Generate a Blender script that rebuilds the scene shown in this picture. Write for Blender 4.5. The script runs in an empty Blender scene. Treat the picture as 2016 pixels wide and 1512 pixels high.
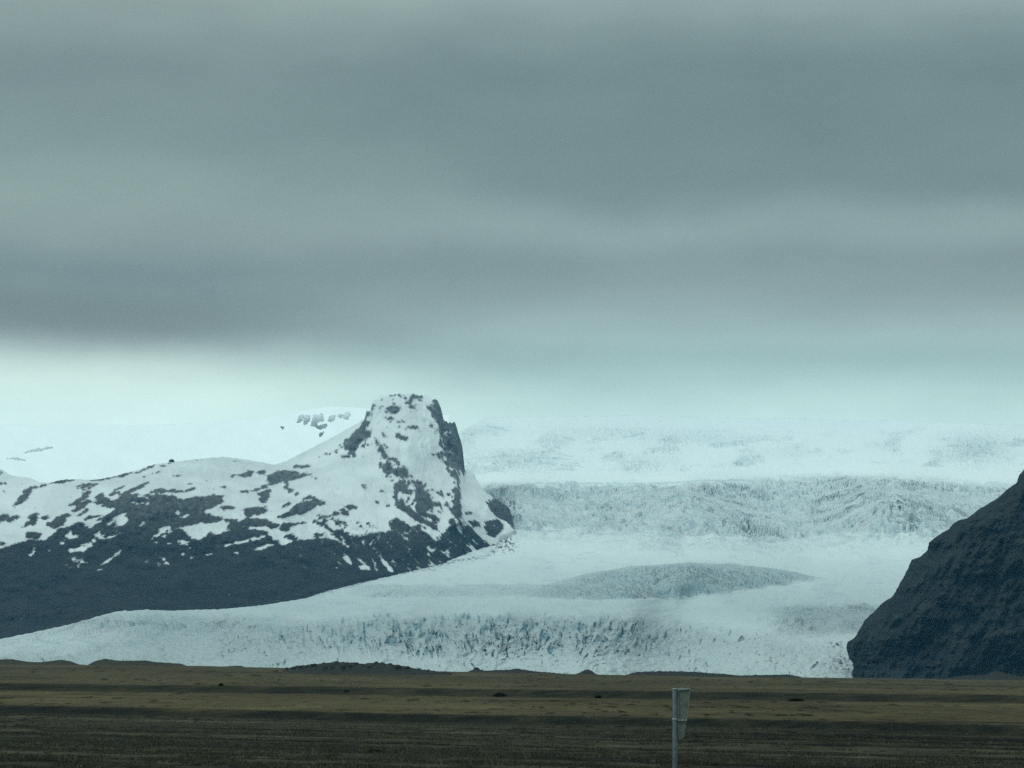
import bpy, math
import numpy as np

R = math.radians
scene = bpy.context.scene
col = scene.collection
rng = np.random.default_rng(7)

# ------------------------------------------------------------------ camera
W, H, F = 2016.0, 1512.0, 4366.0
EYE = 3.0
PITCH = math.atan((1328.0 - 756.0) / F)
ROLL = R(0.5)
cam_d = bpy.data.cameras.new("camera")
cam_d.sensor_width = 36.0
cam_d.lens = 36.0 * F / W
cam_d.clip_start = 0.5
cam_d.clip_end = 60000
cam = bpy.data.objects.new("camera", cam_d)
col.objects.link(cam)
from mathutils import Matrix
CM = Matrix.Translation((0, 0, EYE)) @ Matrix.Rotation(math.pi / 2 + PITCH, 4, 'X') @ Matrix.Rotation(ROLL, 4, 'Z')
cam.matrix_world = CM
scene.camera = cam
M3 = np.array(CM.to_3x3())


def rays(px, py):
    """direction per pixel, scaled so that its forward (y) component is 1"""
    c = np.stack([(px - W / 2) / F, -(py - H / 2) / F, -np.ones_like(px)], -1)
    d = c @ M3.T
    return d / d[..., 1:2]


def place(px, py, Y):
    px, py, Y = np.broadcast_arrays(np.asarray(px, float), np.asarray(py, float), np.asarray(Y, float))
    p = rays(px, py) * Y[..., None]
    p[..., 2] += EYE
    return p


# ------------------------------------------------------------------ noise
def _h(ix, iy, seed):
    n = (ix.astype(np.int64) * 374761393 + iy.astype(np.int64) * 668265263 + seed * 974634221) & 0xFFFFFFFF
    n = ((n ^ (n >> 13)) * 1274126177) & 0xFFFFFFFF
    n = ((n ^ (n >> 16)) * 2246822519) & 0xFFFFFFFF
    return ((n ^ (n >> 15)) & 0xFFFFFF) / float(0x1000000)


def perlin(x, y, seed=0):
    x0 = np.floor(x); y0 = np.floor(y)
    fx = x - x0; fy = y - y0
    u = fx * fx * fx * (fx * (fx * 6 - 15) + 10)
    v = fy * fy * fy * (fy * (fy * 6 - 15) + 10)

    def g(ix, iy, dx, dy):
        a = _h(ix, iy, seed) * 2 * np.pi
        return np.cos(a) * dx + np.sin(a) * dy
    a = g(x0, y0, fx, fy); b = g(x0 + 1, y0, fx - 1, fy)
    c = g(x0, y0 + 1, fx, fy - 1); d = g(x0 + 1, y0 + 1, fx - 1, fy - 1)
    return (a + (b - a) * u + (c + (d - c) * u - (a + (b - a) * u)) * v) * 1.5


def fbm(x, y, o=4, seed=0, gain=0.5):
    s = 0; a = 1.0; t = 0
    for i in range(o):
        s = s + a * perlin(x * 2 ** i + 17.3 * i, y * 2 ** i - 9.1 * i, seed + i); t += a; a *= gain
    return s / t


def ridged(x, y, o=3, seed=0, gain=0.5):
    s = 0; a = 1.0; t = 0
    for i in range(o):
        s = s + a * (1 - np.abs(perlin(x * 2 ** i + 5.7 * i, y * 2 ** i + 3.3 * i, seed + i)) * 1.6); t += a; a *= gain
    return s / t


def billow(x, y, o=3, seed=0, gain=0.5):
    s = 0; a = 1.0; t = 0
    for i in range(o):
        s = s + a * np.abs(perlin(x * 2 ** i + 3.7 * i, y * 2 ** i + 8.3 * i, seed + i)) * 2.0; t += a; a *= gain
    return s / t


def voronoi(x, y, seed=0):
    x0 = np.floor(x); y0 = np.floor(y)
    f1 = np.full(x.shape, 9.0); f2 = np.full(x.shape, 9.0); cid = np.zeros(x.shape)
    for i in (-1, 0, 1):
        for j in (-1, 0, 1):
            cx = x0 + i; cy = y0 + j
            d = np.hypot(cx + _h(cx, cy, seed) - x, cy + _h(cx, cy, seed + 51) - y)
            near = d < f1
            f2 = np.where(near, f1, np.minimum(f2, d))
            cid = np.where(near, _h(cx, cy, seed + 99), cid)
            f1 = np.where(near, d, f1)
    return f1, f2, cid


def zs(a):
    return (a - a.mean()) / a.std()


def sstep(a, b, x):
    t = np.clip((x - a) / (b - a), 0, 1)
    return t * t * (3 - 2 * t)


def curve(pts):
    p = np.array(pts, float)
    return lambda x: np.interp(x, p[:, 0], p[:, 1])


def tps(pts, lam=0.0):
    p = np.array(pts, float)
    xy = p[:, :2] / 500.0
    n = len(p)

    def K(d2):
        return np.where(d2 > 1e-12, 0.5 * d2 * np.log(np.maximum(d2, 1e-12)), 0)
    A = np.zeros((n + 3, n + 3))
    A[:n, :n] = K(((xy[:, None] - xy[None]) ** 2).sum(-1)) + lam * np.eye(n)
    A[:n, n] = 1; A[:n, n + 1:] = xy; A[n, :n] = 1; A[n + 1:, :n] = xy.T
    w = np.linalg.solve(A, np.concatenate([p[:, 2], np.zeros(3)]))

    def f(px, py):
        x = px / 500.0; y = py / 500.0
        s = w[n] + w[n + 1] * x + w[n + 2] * y
        for k in range(n):
            s = s + w[k] * K((x - xy[k, 0]) ** 2 + (y - xy[k, 1]) ** 2)
        return s
    return f


def inpoly(px, py, poly):
    p = np.array(poly, float)
    out = np.zeros(px.shape, bool)
    lo = p.min(0); hi = p.max(0)
    m = (px >= lo[0]) & (px <= hi[0]) & (py >= lo[1]) & (py <= hi[1])
    if not m.any():
        return out
    x = px[m]; y = py[m]
    r = np.zeros(x.shape, bool)
    for (x1, y1), (x2, y2) in zip(p, np.roll(p, -1, 0)):
        c = (y1 > y) != (y2 > y)
        if y1 != y2:
            r ^= c & (x < (x2 - x1) * (y - y1) / (y2 - y1) + x1)
    out[m] = r
    return out


def nearline(px, py, pts, w):
    out = np.zeros(px.shape, bool)
    for (x1, y1), (x2, y2) in zip(pts[:-1], pts[1:]):
        L = max((x2 - x1) ** 2 + (y2 - y1) ** 2, 1e-6)
        t = np.clip(((px - x1) * (x2 - x1) + (py - y1) * (y2 - y1)) / L, 0, 1)
        out |= np.hypot(px - x1 - t * (x2 - x1), py - y1 - t * (y2 - y1)) < w
    return out


# ------------------------------------------------------------------ mesh helpers
def mesh_obj(name, verts, faces, mat=None, parent=None, smooth=True, attrs=None):
    verts = np.ascontiguousarray(verts, np.float32).reshape(-1, 3)
    faces = np.ascontiguousarray(faces, np.int32)
    k = faces.shape[1]
    me = bpy.data.meshes.new(name)
    me.vertices.add(len(verts)); me.vertices.foreach_set("co", verts.ravel())
    me.loops.add(faces.size); me.loops.foreach_set("vertex_index", faces.ravel())
    me.polygons.add(len(faces))
    me.polygons.foreach_set("loop_start", np.arange(0, faces.size, k, dtype=np.int32))
    me.polygons.foreach_set("loop_total", np.full(len(faces), k, np.int32))
    me.polygons.foreach_set("use_smooth", np.full(len(faces), smooth, bool))
    me.update(calc_edges=True)
    for an, av in (attrs or {}).items():
        av = np.asarray(av, np.float32)
        if av.ndim == 2:
            if av.shape[1] == 3:
                av = np.concatenate([av, np.ones((len(av), 1), np.float32)], 1)
            a = me.attributes.new(an, 'FLOAT_COLOR', 'POINT'); a.data.foreach_set("color", np.ascontiguousarray(av).ravel())
        else:
            a = me.attributes.new(an, 'FLOAT', 'POINT'); a.data.foreach_set("value", np.ascontiguousarray(av))
    if mat:
        me.materials.append(mat)
    o = bpy.data.objects.new(name, me)
    col.objects.link(o)
    if parent:
        o.parent = parent
    return o


def grid_faces(nr, nc):
    i = np.arange(nr - 1)[:, None] * nc + np.arange(nc - 1)[None]
    return np.stack([i, i + 1, i + 1 + nc, i + nc], -1).reshape(-1, 4)


def tag(o, label=None, cat=None, group=None, kind=None):
    for k, v in (("label", label), ("category", cat), ("group", group), ("kind", kind)):
        if v:
            o[k] = v
    return o


# ------------------------------------------------------------------ material helpers
class NT:
    def __init__(self, name):
        self.m = bpy.data.materials.new(name); self.m.use_nodes = True
        self.t = self.m.node_tree; self.t.nodes.clear()
        self.out = self.t.nodes.new('ShaderNodeOutputMaterial')

    def n(self, typ, **kw):
        nd = self.t.nodes.new(typ)
        for k, v in kw.items():
            setattr(nd, k, v)
        return nd

    def put(self, sock, v):
        if hasattr(v, 'is_linked') or isinstance(v, bpy.types.NodeSocket):
            self.t.links.new(v, sock)
        elif v is not None:
            if isinstance(v, (tuple, list)) and len(v) == 3 and sock.type == 'RGBA':
                v = (*v, 1)
            sock.default_value = v

    def noise(self, vec, scale, detail=4, rough=0.55):
        nd = self.n('ShaderNodeTexNoise'); self.put(nd.inputs['Vector'], vec)
        nd.inputs['Scale'].default_value = scale; nd.inputs['Detail'].default_value = detail
        nd.inputs['Roughness'].default_value = rough
        return nd.outputs['Fac']

    def attr(self, name, colour=False):
        nd = self.n('ShaderNodeAttribute', attribute_name=name)
        return nd.outputs['Color' if colour else 'Fac']

    def math(self, op, a, b=None, c=None, clamp=False):
        nd = self.n('ShaderNodeMath', operation=op, use_clamp=clamp)
        self.put(nd.inputs[0], a)
        if b is not None: self.put(nd.inputs[1], b)
        if c is not None: self.put(nd.inputs[2], c)
        return nd.outputs[0]

    def rng(self, v, a, b, c=0.0, d=1.0, smooth=False):
        nd = self.n('ShaderNodeMapRange'); nd.clamp = True
        if smooth: nd.interpolation_type = 'SMOOTHSTEP'
        self.put(nd.inputs['Value'], v)
        for k, x in zip(('From Min', 'From Max', 'To Min', 'To Max'), (a, b, c, d)):
            nd.inputs[k].default_value = x
        return nd.outputs['Result']

    def mix(self, f, a, b, mode='MIX'):
        nd = self.n('ShaderNodeMix', data_type='RGBA', blend_type=mode)
        self.put(nd.inputs[0], f); self.put(nd.inputs[6], a); self.put(nd.inputs[7], b)
        return nd.outputs[2]

    def scaled(self, vec, s):
        nd = self.n('ShaderNodeVectorMath', operation='MULTIPLY'); self.put(nd.inputs[0], vec)
        nd.inputs[1].default_value = s
        return nd.outputs[0]

    def pos(self):
        return self.n('ShaderNodeNewGeometry').outputs['Position']

    def bsdf(self, colour, rough=0.9, height=None, dist=1.0, strength=1.0, spec=0.2, metal=0.0):
        b = self.n('ShaderNodeBsdfPrincipled')
        self.put(b.inputs['Base Color'], colour); self.put(b.inputs['Roughness'], rough)
        b.inputs['Specular IOR Level'].default_value = spec
        b.inputs['Metallic'].default_value = metal
        if height is not None:
            bm = self.n('ShaderNodeBump'); bm.inputs['Distance'].default_value = dist
            bm.inputs['Strength'].default_value = strength
            self.put(bm.inputs['Height'], height); self.t.links.new(bm.outputs[0], b.inputs['Normal'])
        self.t.links.new(b.outputs[0], self.out.inputs['Surface'])
        return self.m


def mat_mountain():
    t = NT("snow_and_rock"); p = t.pos()
    rock = t.attr("rock")
    n1 = t.noise(p, 0.12, 5, 0.65)
    f = t.rng(t.math('ADD', rock, t.math('MULTIPLY', t.math('SUBTRACT', n1, 0.5), 1.2)), 0.30, 0.70)
    n2 = t.noise(p, 0.03, 6, 0.65); n3 = t.noise(p, 0.4, 4, 0.6)
    rc = t.mix(t.rng(n2, 0.35, 0.65), (0.012, 0.014, 0.016), (0.046, 0.045, 0.042))
    rc = t.mix(t.rng(n3, 0.3, 0.7), rc, t.mix(1.0, rc, (0.75, 0.72, 0.7), 'MULTIPLY'))
    fr = t.attr('fresh_lit')
    sc = t.mix(t.rng(t.noise(p, 0.01, 5), 0.35, 0.7), (0.72, 0.735, 0.73), (0.60, 0.62, 0.62))
    sc = t.mix(fr, sc, (0.97, 0.98, 0.97))  # fresh snow, with cloud brightness also put into its colour
    scree_dark = t.attr("scree_dark")
    rc = t.mix(scree_dark, rc, (0.004, 0.005, 0.006))
    painted_fade = t.attr("painted_fade")
    rc = t.mix(painted_fade, rc, (0.92, 0.94, 0.93))
    sc = t.mix(t.rng(t.math('MULTIPLY', t.attr('thin'), t.math('ADD', t.math('MULTIPLY', n3, 1.4), 0.3)), 0.05, 0.8, 0.0, 0.6), sc, (0.22, 0.225, 0.225))
    c = t.mix(f, sc, rc)
    h = t.math('MULTIPLY', t.math('ADD', t.noise(p, 0.25, 6, 0.7), t.math('MULTIPLY', n2, 2.0)), t.math('ADD', t.math('MULTIPLY', f, 0.85), 0.15))
    return t.bsdf(c, 0.9, h, 5.0, 0.8)


def mat_dark_mountain():
    t = NT("dark_rock_and_heath"); p = t.pos()
    n1 = t.noise(p, 0.022, 7, 0.66); n2 = t.noise(p, 0.11, 5, 0.65)
    ps = t.scaled(p, (1.0, 1.0, 0.35)); n3 = t.noise(ps, 0.06, 5, 0.6)
    c = t.mix(t.rng(n1, 0.38, 0.62), (0.006, 0.009, 0.011), (0.024, 0.027, 0.024))
    c = t.mix(t.rng(n3, 0.52, 0.66), c, (0.038, 0.040, 0.040))
    c = t.mix(t.math('MULTIPLY', t.attr('heath'), t.rng(n1, 0.35, 0.6, 0.4, 1.0)), c, (0.026, 0.028, 0.024))
    c = t.mix(t.attr("talus"), c, (0.034, 0.036, 0.036))
    c = t.mix(t.rng(n2, 0.3, 0.7), t.mix(1.0, c, (0.55, 0.55, 0.55), 'MULTIPLY'), c)
    return t.bsdf(c, 0.95, t.math('ADD', n2, t.math('MULTIPLY', n3, 1.5)), 4.0, 0.5, spec=0.1)


def mat_glacier():
    t = NT("glacier_ice"); p = t.pos()
    ice = t.attr("ice"); dirt = t.attr("dirt")
    g = t.n('ShaderNodeNewGeometry')
    n1 = t.noise(p, 0.09, 6, 0.68); n2 = t.noise(t.scaled(p, (1.0, 0.5, 1.0)), 0.5, 4, 0.6)
    f = t.rng(t.math('ADD', ice, t.math('MULTIPLY', t.math('SUBTRACT', n1, 0.5), t.math('MULTIPLY', t.rng(ice, 0.0, 0.25), 1.1))), 0.08, 0.95)
    c = t.mix(f, t.mix(t.attr('fresh_lit'), (0.385, 0.435, 0.44), (0.90, 0.92, 0.91)), t.mix(t.attr('fresh_lit'), (0.20, 0.345, 0.395), (0.45, 0.605, 0.645)))
    c = t.mix(t.attr("blue"), c, (0.15, 0.265, 0.315))
    d = t.rng(t.math('ADD', dirt, t.math('MULTIPLY', t.math('SUBTRACT', n2, 0.5), t.math('MULTIPLY', t.rng(dirt, 0.0, 0.2), 1.2))), 0.25, 1.0)
    c = t.mix(d, c, (0.075, 0.075, 0.078))
    h = t.math('MULTIPLY', t.math('ADD', t.noise(p, 0.16, 6, 0.7), t.math('MULTIPLY', n2, 0.5)), t.math('ADD', t.math('MULTIPLY', t.attr("rough"), 1.0), 0.05))
    return t.bsdf(c, 0.75, h, 6.0, 0.9)


def mat_ground():
    t = NT("heath_and_grass"); p = t.pos()
    c = t.attr("tint", True)
    n1 = t.noise(p, 3.5, 5, 0.7); n2 = t.noise(t.scaled(p, (0.35, 1.0, 1.0)), 0.9, 5, 0.65)
    c = t.mix(t.rng(n2, 0.32, 0.68), t.mix(1.0, c, (0.5, 0.53, 0.56), 'MULTIPLY'), t.mix(1.0, c, (1.45, 1.38, 1.2), 'MULTIPLY'))
    c = t.mix(t.rng(n1, 0.3, 0.72), t.mix(1.0, c, (0.45, 0.45, 0.45), 'MULTIPLY'), t.mix(1.0, c, (1.5, 1.5, 1.45), 'MULTIPLY'))
    return t.bsdf(c, 0.95, t.math('ADD', n1, n2), 0.12, 0.9, spec=0.05)


def mat_simple(name, a, b, scale, rough=0.9, dist=0.1, metal=0.0, spec=0.2):
    t = NT(name); p = t.pos()
    n = t.noise(p, scale, 5, 0.65)
    return t.bsdf(t.mix(t.rng(n, 0.32, 0.68), a, b), rough, n, dist, 0.7, spec, metal)


HZ = 3.75e-5
HCOL = (0.20, 0.62, 1.0)
HJ = np.array([0.10, 0.36, 0.585])     # what the haze scatters back, per channel, once it is thick
# ------------------------------------------------------------------ world: overcast
w = bpy.data.worlds.new("World"); scene.world = w; w.use_nodes = True
nt = w.node_tree; nt.nodes.clear()
SUN_EL, SUN_AZ = R(38), R(-118)      # azimuth measured from +Y towards +X
tt = NT.__new__(NT); tt.t = nt; tt.m = None
wout = nt.nodes.new('ShaderNodeOutputWorld'); bg = nt.nodes.new('ShaderNodeBackground')
bg.inputs['Strength'].default_value = 0.1
nt.links.new(bg.outputs[0], wout.inputs[0])
sky = nt.nodes.new('ShaderNodeTexSky'); sky.sky_type = 'NISHITA'; sky.sun_disc = False
sky.sun_elevation = SUN_EL; sky.sun_rotation = SUN_AZ
tc = nt.nodes.new('ShaderNodeTexCoord').outputs['Generated']
sep = nt.nodes.new('ShaderNodeSeparateXYZ'); nt.links.new(tc, sep.inputs[0])
X, Y_, Z = sep.outputs
horiz = tt.math('SQRT', tt.math('ADD', tt.math('MULTIPLY', X, X), tt.math('MULTIPLY', Y_, Y_)))
slope = tt.math('DIVIDE', Z, tt.math('MAXIMUM', horiz, 0.02))
az = tt.math('ARCTAN2', X, Y_)
cv = nt.nodes.new('ShaderNodeCombineXYZ')
nt.links.new(tt.math('MULTIPLY', az, 8.0), cv.inputs[0]); nt.links.new(tt.math('MULTIPLY', slope, 17.0), cv.inputs[1])
cv2 = nt.nodes.new('ShaderNodeCombineXYZ')
nt.links.new(tt.math('MULTIPLY', az, 12.0), cv2.inputs[0]); nt.links.new(tt.math('MULTIPLY', slope, 30.0), cv2.inputs[1])
warp = tt.noise(cv.outputs[0], 0.8, 3, 0.5)
soft = tt.noise(cv2.outputs[0], 1.0, 5, 0.55)
amp = tt.rng(slope, 0.10, 0.20, 0.010, 0.034)
s2 = tt.math('ADD', slope, tt.math('MULTIPLY', tt.math('SUBTRACT', warp, 0.5), amp))


def slope_of(py):
    return math.tan(math.atan((756.0 - py) / F) + PITCH)


def lin(c):
    c = np.array(c, float) / 255
    return tuple(np.where(c <= 0.04045, c / 12.92, ((c + 0.055) / 1.055) ** 2.4))


SC = 0.6


def behind_haze(py, c):
    d = min(9400.0, 1127.0 / max(slope_of(py), 1e-3))
    t = math.exp(-HZ * d)
    return tuple(0.5 * np.maximum((np.array(lin(c)) - HJ * (1 - t)) / t, 0.01))


def sky_ramp(rows, top):
    nd = nt.nodes.new('ShaderNodeValToRGB'); cr = nd.color_ramp
    cr.interpolation = 'CARDINAL'
    st = [(slope_of(py) / SC, behind_haze(py, c)) for py, c in rows] + top
    st = sorted(st)
    cr.elements[0].position = st[0][0]; cr.elements[0].color = (*st[0][1], 1)
    cr.elements[1].position = st[-1][0]; cr.elements[1].color = (*st[-1][1], 1)
    for p_, c_ in st[1:-1]:
        e = cr.elements.new(p_); e.color = (*c_, 1)
    nt.links.new(tt.math('DIVIDE', s2, SC), nd.inputs[0])
    return nd.outputs[0]


OVER = [(0.62, (0.18, 0.23, 0.23)), (0.8, (0.25, 0.31, 0.305)), (1.0, (0.30, 0.37, 0.365))]
left = sky_ramp([(1300, (200, 228, 224)), (900, (208, 237, 235)), (830, (209, 238, 236)), (770, (205, 232, 228)), (735, (191, 217, 214)), (712, (172, 196, 195)),
                 (690, (151, 172, 174)), (668, (130, 150, 154)), (630, (121, 141, 145)), (575, (124, 146, 150)), (535, (124, 147, 151)), (480, (136, 157, 159)),
                 (400, (140, 163, 163)), (300, (131, 154, 155)), (200, (126, 148, 150)), (110, (130, 151, 153)), (20, (146, 166, 166)), (-60, (158, 178, 178))], OVER)
right = sky_ramp([(1300, (196, 227, 224)), (900, (196, 228, 225)), (830, (191, 223, 222)), (800, (185, 217, 215)), (770, (176, 208, 207)), (715, (158, 189, 189)),
                  (660, (157, 184, 185)), (600, (145, 169, 171)), (520, (133, 155, 158)), (450, (141, 164, 166)),
                  (380, (124, 147, 150)), (300, (119, 142, 145)), (200, (117, 140, 143)), (120, (119, 142, 145)), (30, (138, 160, 161)), (-60, (152, 174, 174))], OVER)
fx = tt.rng(az, R(-11), R(3), 0, 1, True)
cl = tt.mix(fx, left, right)
cl = tt.mix(1.0, cl, tt.mix(tt.rng(soft, 0.25, 0.75), (0.93, 0.93, 0.93), (1.07, 1.07, 1.07)), 'MULTIPLY')
back_f = tt.rng(tt.math('ABSOLUTE', az), 0.9, 2.0, 0, 1, True)
cl = tt.mix(back_f, cl, tt.mix(tt.rng(slope, 0.0, 1.2), (0.40, 0.525, 0.505), (0.315, 0.40, 0.385)))
cl10 = nt.nodes.new('ShaderNodeVectorMath'); cl10.operation = 'SCALE'; cl10.inputs['Scale'].default_value = 20.0
nt.links.new(cl, cl10.inputs[0])
fin = tt.mix(0.01, cl10.outputs[0], sky.outputs[0])
nt.links.new(fin, bg.inputs['Color'])

sun_d = bpy.data.lights.new("sun", 'SUN'); sun_d.energy = 0.95; sun_d.angle = R(22); sun_d.color = (0.84, 1.0, 0.95)
sun = bpy.data.objects.new("sun", sun_d); col.objects.link(sun)
sun.rotation_euler = (math.pi / 2 - SUN_EL, 0, math.pi - SUN_AZ)
sun.location = (0, 0, 3000)

# ------------------------------------------------------------------ left mountain
Z1 = lambda q: [(x * .25794, 760 + y * .25794) for x, y in q]
Z2 = lambda q: [(480 + x * .25794, 740 + y * .25794) for x, y in q]
Z3 = lambda q: [(880 + x * .25794, 800 + y * .25794) for x, y in q]


def P(s):
    v = [float(a) for a in s.replace(',', ' ').split()]
    return list(zip(v[::2], v[1::2]))


FOOT = [(-900, 1350), (-500, 1334), (-250, 1300), (-120, 1278), (-60, 1270), (0, 1258), (70, 1244), (150, 1226), (205, 1210), (230, 1204), (290, 1200), (330, 1202), (440, 1199), (520, 1191), (600, 1178),
        (640, 1165), (700, 1150), (760, 1136), (830, 1120), (880, 1108), (952, 1097), (975, 1085), (985, 1055), (1014, 1046), (1040, 1046)]
SKY_L = [(-900, 1040), (-500, 985), (-250, 905), (-120, 915), (0, 923), (10, 928), (21, 936), (59, 941), (75, 948), (95, 951), (120, 945), (155, 943), (180, 945), (210, 941), (236, 934),
         (270, 925), (290, 918), (310, 913), (340, 910), (375, 905), (440, 899), (500, 907), (540, 915), (565, 907), (609, 884), (660, 858),
         (699, 836), (717, 824), (721, 808), (730, 806), (734, 792), (748, 780), (771, 776), (810, 775), (836, 778), (859, 787), (867, 801),
         (873, 824), (882, 834), (888, 830), (896, 831), (900, 843), (903, 858), (910, 876), (913, 905), (915, 925), (930, 930), (950, 962),
         (965, 975), (985, 988), (1003, 1000), (1012, 1030), (1016, 1046), (1040, 1050)]

ROCK1 = """0 1245 100 1215 190 1182 260 1170 340 1190 400 1130 440 1090 540 1070 600 1030 640 1045 700 1090 760 1040 800 1000 850 960 880 930 830 930 740 900 715 880 760 815 830 860 845 885 900 850 960 825 1080 825 1200 830 1320 835 1370 865 1500 845 1720 838 1700 890 1600 940 1570 960 1600 990 1720 1012 1850 1030 1960 1010 2030 1015 2030 1520 -4200 1520 -4200 1500 -1500 1420
130 870 185 800 245 768 250 790 205 850 160 890 120 920 98 920
530 905 600 860 640 815 700 800 690 830 640 870 560 905
0 985 50 978 60 1010 100 990 170 985 150 1010 110 1010 90 1050 60 1050 40 1010 0 1050
-200 1000 0 985 0 1050 -120 1060
150 1085 190 1060 230 990 290 960 290 1000 270 1040 280 1060 200 1065 170 1100
310 1000 380 985 370 1010 330 1020
360 1050 440 1000 520 970 530 1000 490 1050 440 1080 390 1090
190 1120 250 1110 320 1130 290 1170 190 1160
530 960 640 900 690 880 640 920 580 960
590 980 680 930 660 960 600 1000
650 1000 770 985 760 1030 660 1020
560 1090 620 1050 680 1090 640 1140 560 1110
910 830 960 800 1080 755 1130 735 1100 770 1000 805 940 825
1150 800 1220 785 1350 795 1420 800 1500 765 1480 790 1420 810 1230 815 1160 815
1765 700 1790 675 1800 680 1780 710
1820 680 1900 645 1945 655 1900 690 1850 690
1950 650 2030 632 2030 672 1970 670
1420 738 1470 745 1472 752 1430 752
1700 762 1740 765 1735 775 1705 775
1640 935 1720 915 1800 930 1740 945
1870 1010 1900 950 2030 915 2030 965 1940 980 1890 1020
2000 820 2030 795 2030 890 1990 880
0 642 25 648 50 672 0 675
0 735 55 730 50 745 0 745
170 744 200 744 195 753 172 753
0 1190 60 1195 30 1210 0 1215
440 740 470 725 540 712 560 735 530 722 480 740"""
SNOW1 = """860 1010 885 985 905 1000 970 945 965 985 990 1035 880 1085 890 1040
800 1050 850 1030 880 1035 830 1070
480 1150 500 1115 550 1105 560 1130 610 1145 560 1170 500 1170
420 1168 460 1182 500 1190 470 1212
600 1210 700 1190 710 1155 740 1180 700 1225 640 1260 540 1270 525 1240 600 1235 680 1215
720 1140 760 1100 800 1150 790 1180 740 1165
810 1150 870 1140 900 1120 860 1095 890 1100 910 1125 830 1170
720 905 745 910 830 970 800 990 770 960 740 1010 700 1040 690 1010 770 1000 760 960 690 960 690 920
1140 1160 1180 1135 1220 1110 1230 1075 1305 1070 1270 1110 1200 1150 1150 1170
1340 1080 1450 1060 1560 1040 1720 1025 1755 1050 1750 1100 1700 1120 1640 1140 1580 1115 1570 1150 1520 1180 1450 1160 1420 1130 1400 1095
1340 1178 1440 1180 1440 1207 1350 1207
1410 1230 1480 1225 1440 1250
1640 1230 1800 1190 2030 1140 2030 1156 1850 1200 1700 1230
1850 1270 1940 1240 2030 1212 2030 1240 1920 1260
1850 1065 1950 1070 2030 1062 2030 1105 1920 1095 1870 1085
1335 955 1365 948 1385 975 1350 985
1575 950 1625 915 1590 945
1000 828 1090 833 1130 850 1170 838 1150 862 1060 847
1330 832 1480 826 1600 822 1400 868
545 1308 590 1308 680 1360 600 1345"""
SNOWL1 = [("780 1362 860 1310 920 1255", 9), ("225 1305 250 1275 255 1240", 7), ("540 1320 610 1380", 5), ("505 1365 560 1390", 5), ("1080 1060 1105 1040", 10),
          ("1240 1300 1250 1325", 9), ("1200 1350 1225 1368", 9), ("1270 1350 1292 1355", 11), ("1030 888 1050 895", 10), ("1080 893 1130 897", 8), ("1110 1335 1130 1345", 7),
          ("1290 1200 1305 1203", 8), ("1360 1012 1435 985", 8), ("1575 945 1580 880", 6), ("925 892 940 892", 8), ("1375 1285 1395 1290", 8), ("1450 1310 1490 1306", 6),
          ("1570 1288 1610 1285", 7), ("1790 1275 1810 1275", 9), ("375 1257 395 1252", 7), ("750 1405 775 1400", 6), ("1190 1190 1200 1192", 6), ("1255 1155 1290 1120", 9),
          ("1310 1100 1290 1118", 9)]
ROCKL1 = [("245 775 330 765 430 725 520 710", 5), ("600 760 720 745", 4), ("700 718 830 705 900 690 930 675 1050 660 1130 630", 4.5), ("1130 628 1185 595", 4), ("1070 695 1160 670 1240 645", 3),
          ("1180 612 1260 612", 3), ("1300 580 1322 578", 8), ("930 830 1060 765 1130 740", 6), ("640 800 740 745", 5), ("580 790 660 765", 4), ("430 735 480 725", 4),
          ("540 910 680 880", 6), ("1320 690 1370 680", 5), ("1480 575 1520 565", 3.5), ("1780 573 1830 573", 4.5), ("920 690 950 680", 6), ("1840 805 1920 800 2016 770", 5),
          ("1560 665 1590 660", 3), ("860 800 960 760", 5), ("840 830 900 810", 6), ("0 800 60 805", 2.5)]
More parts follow.
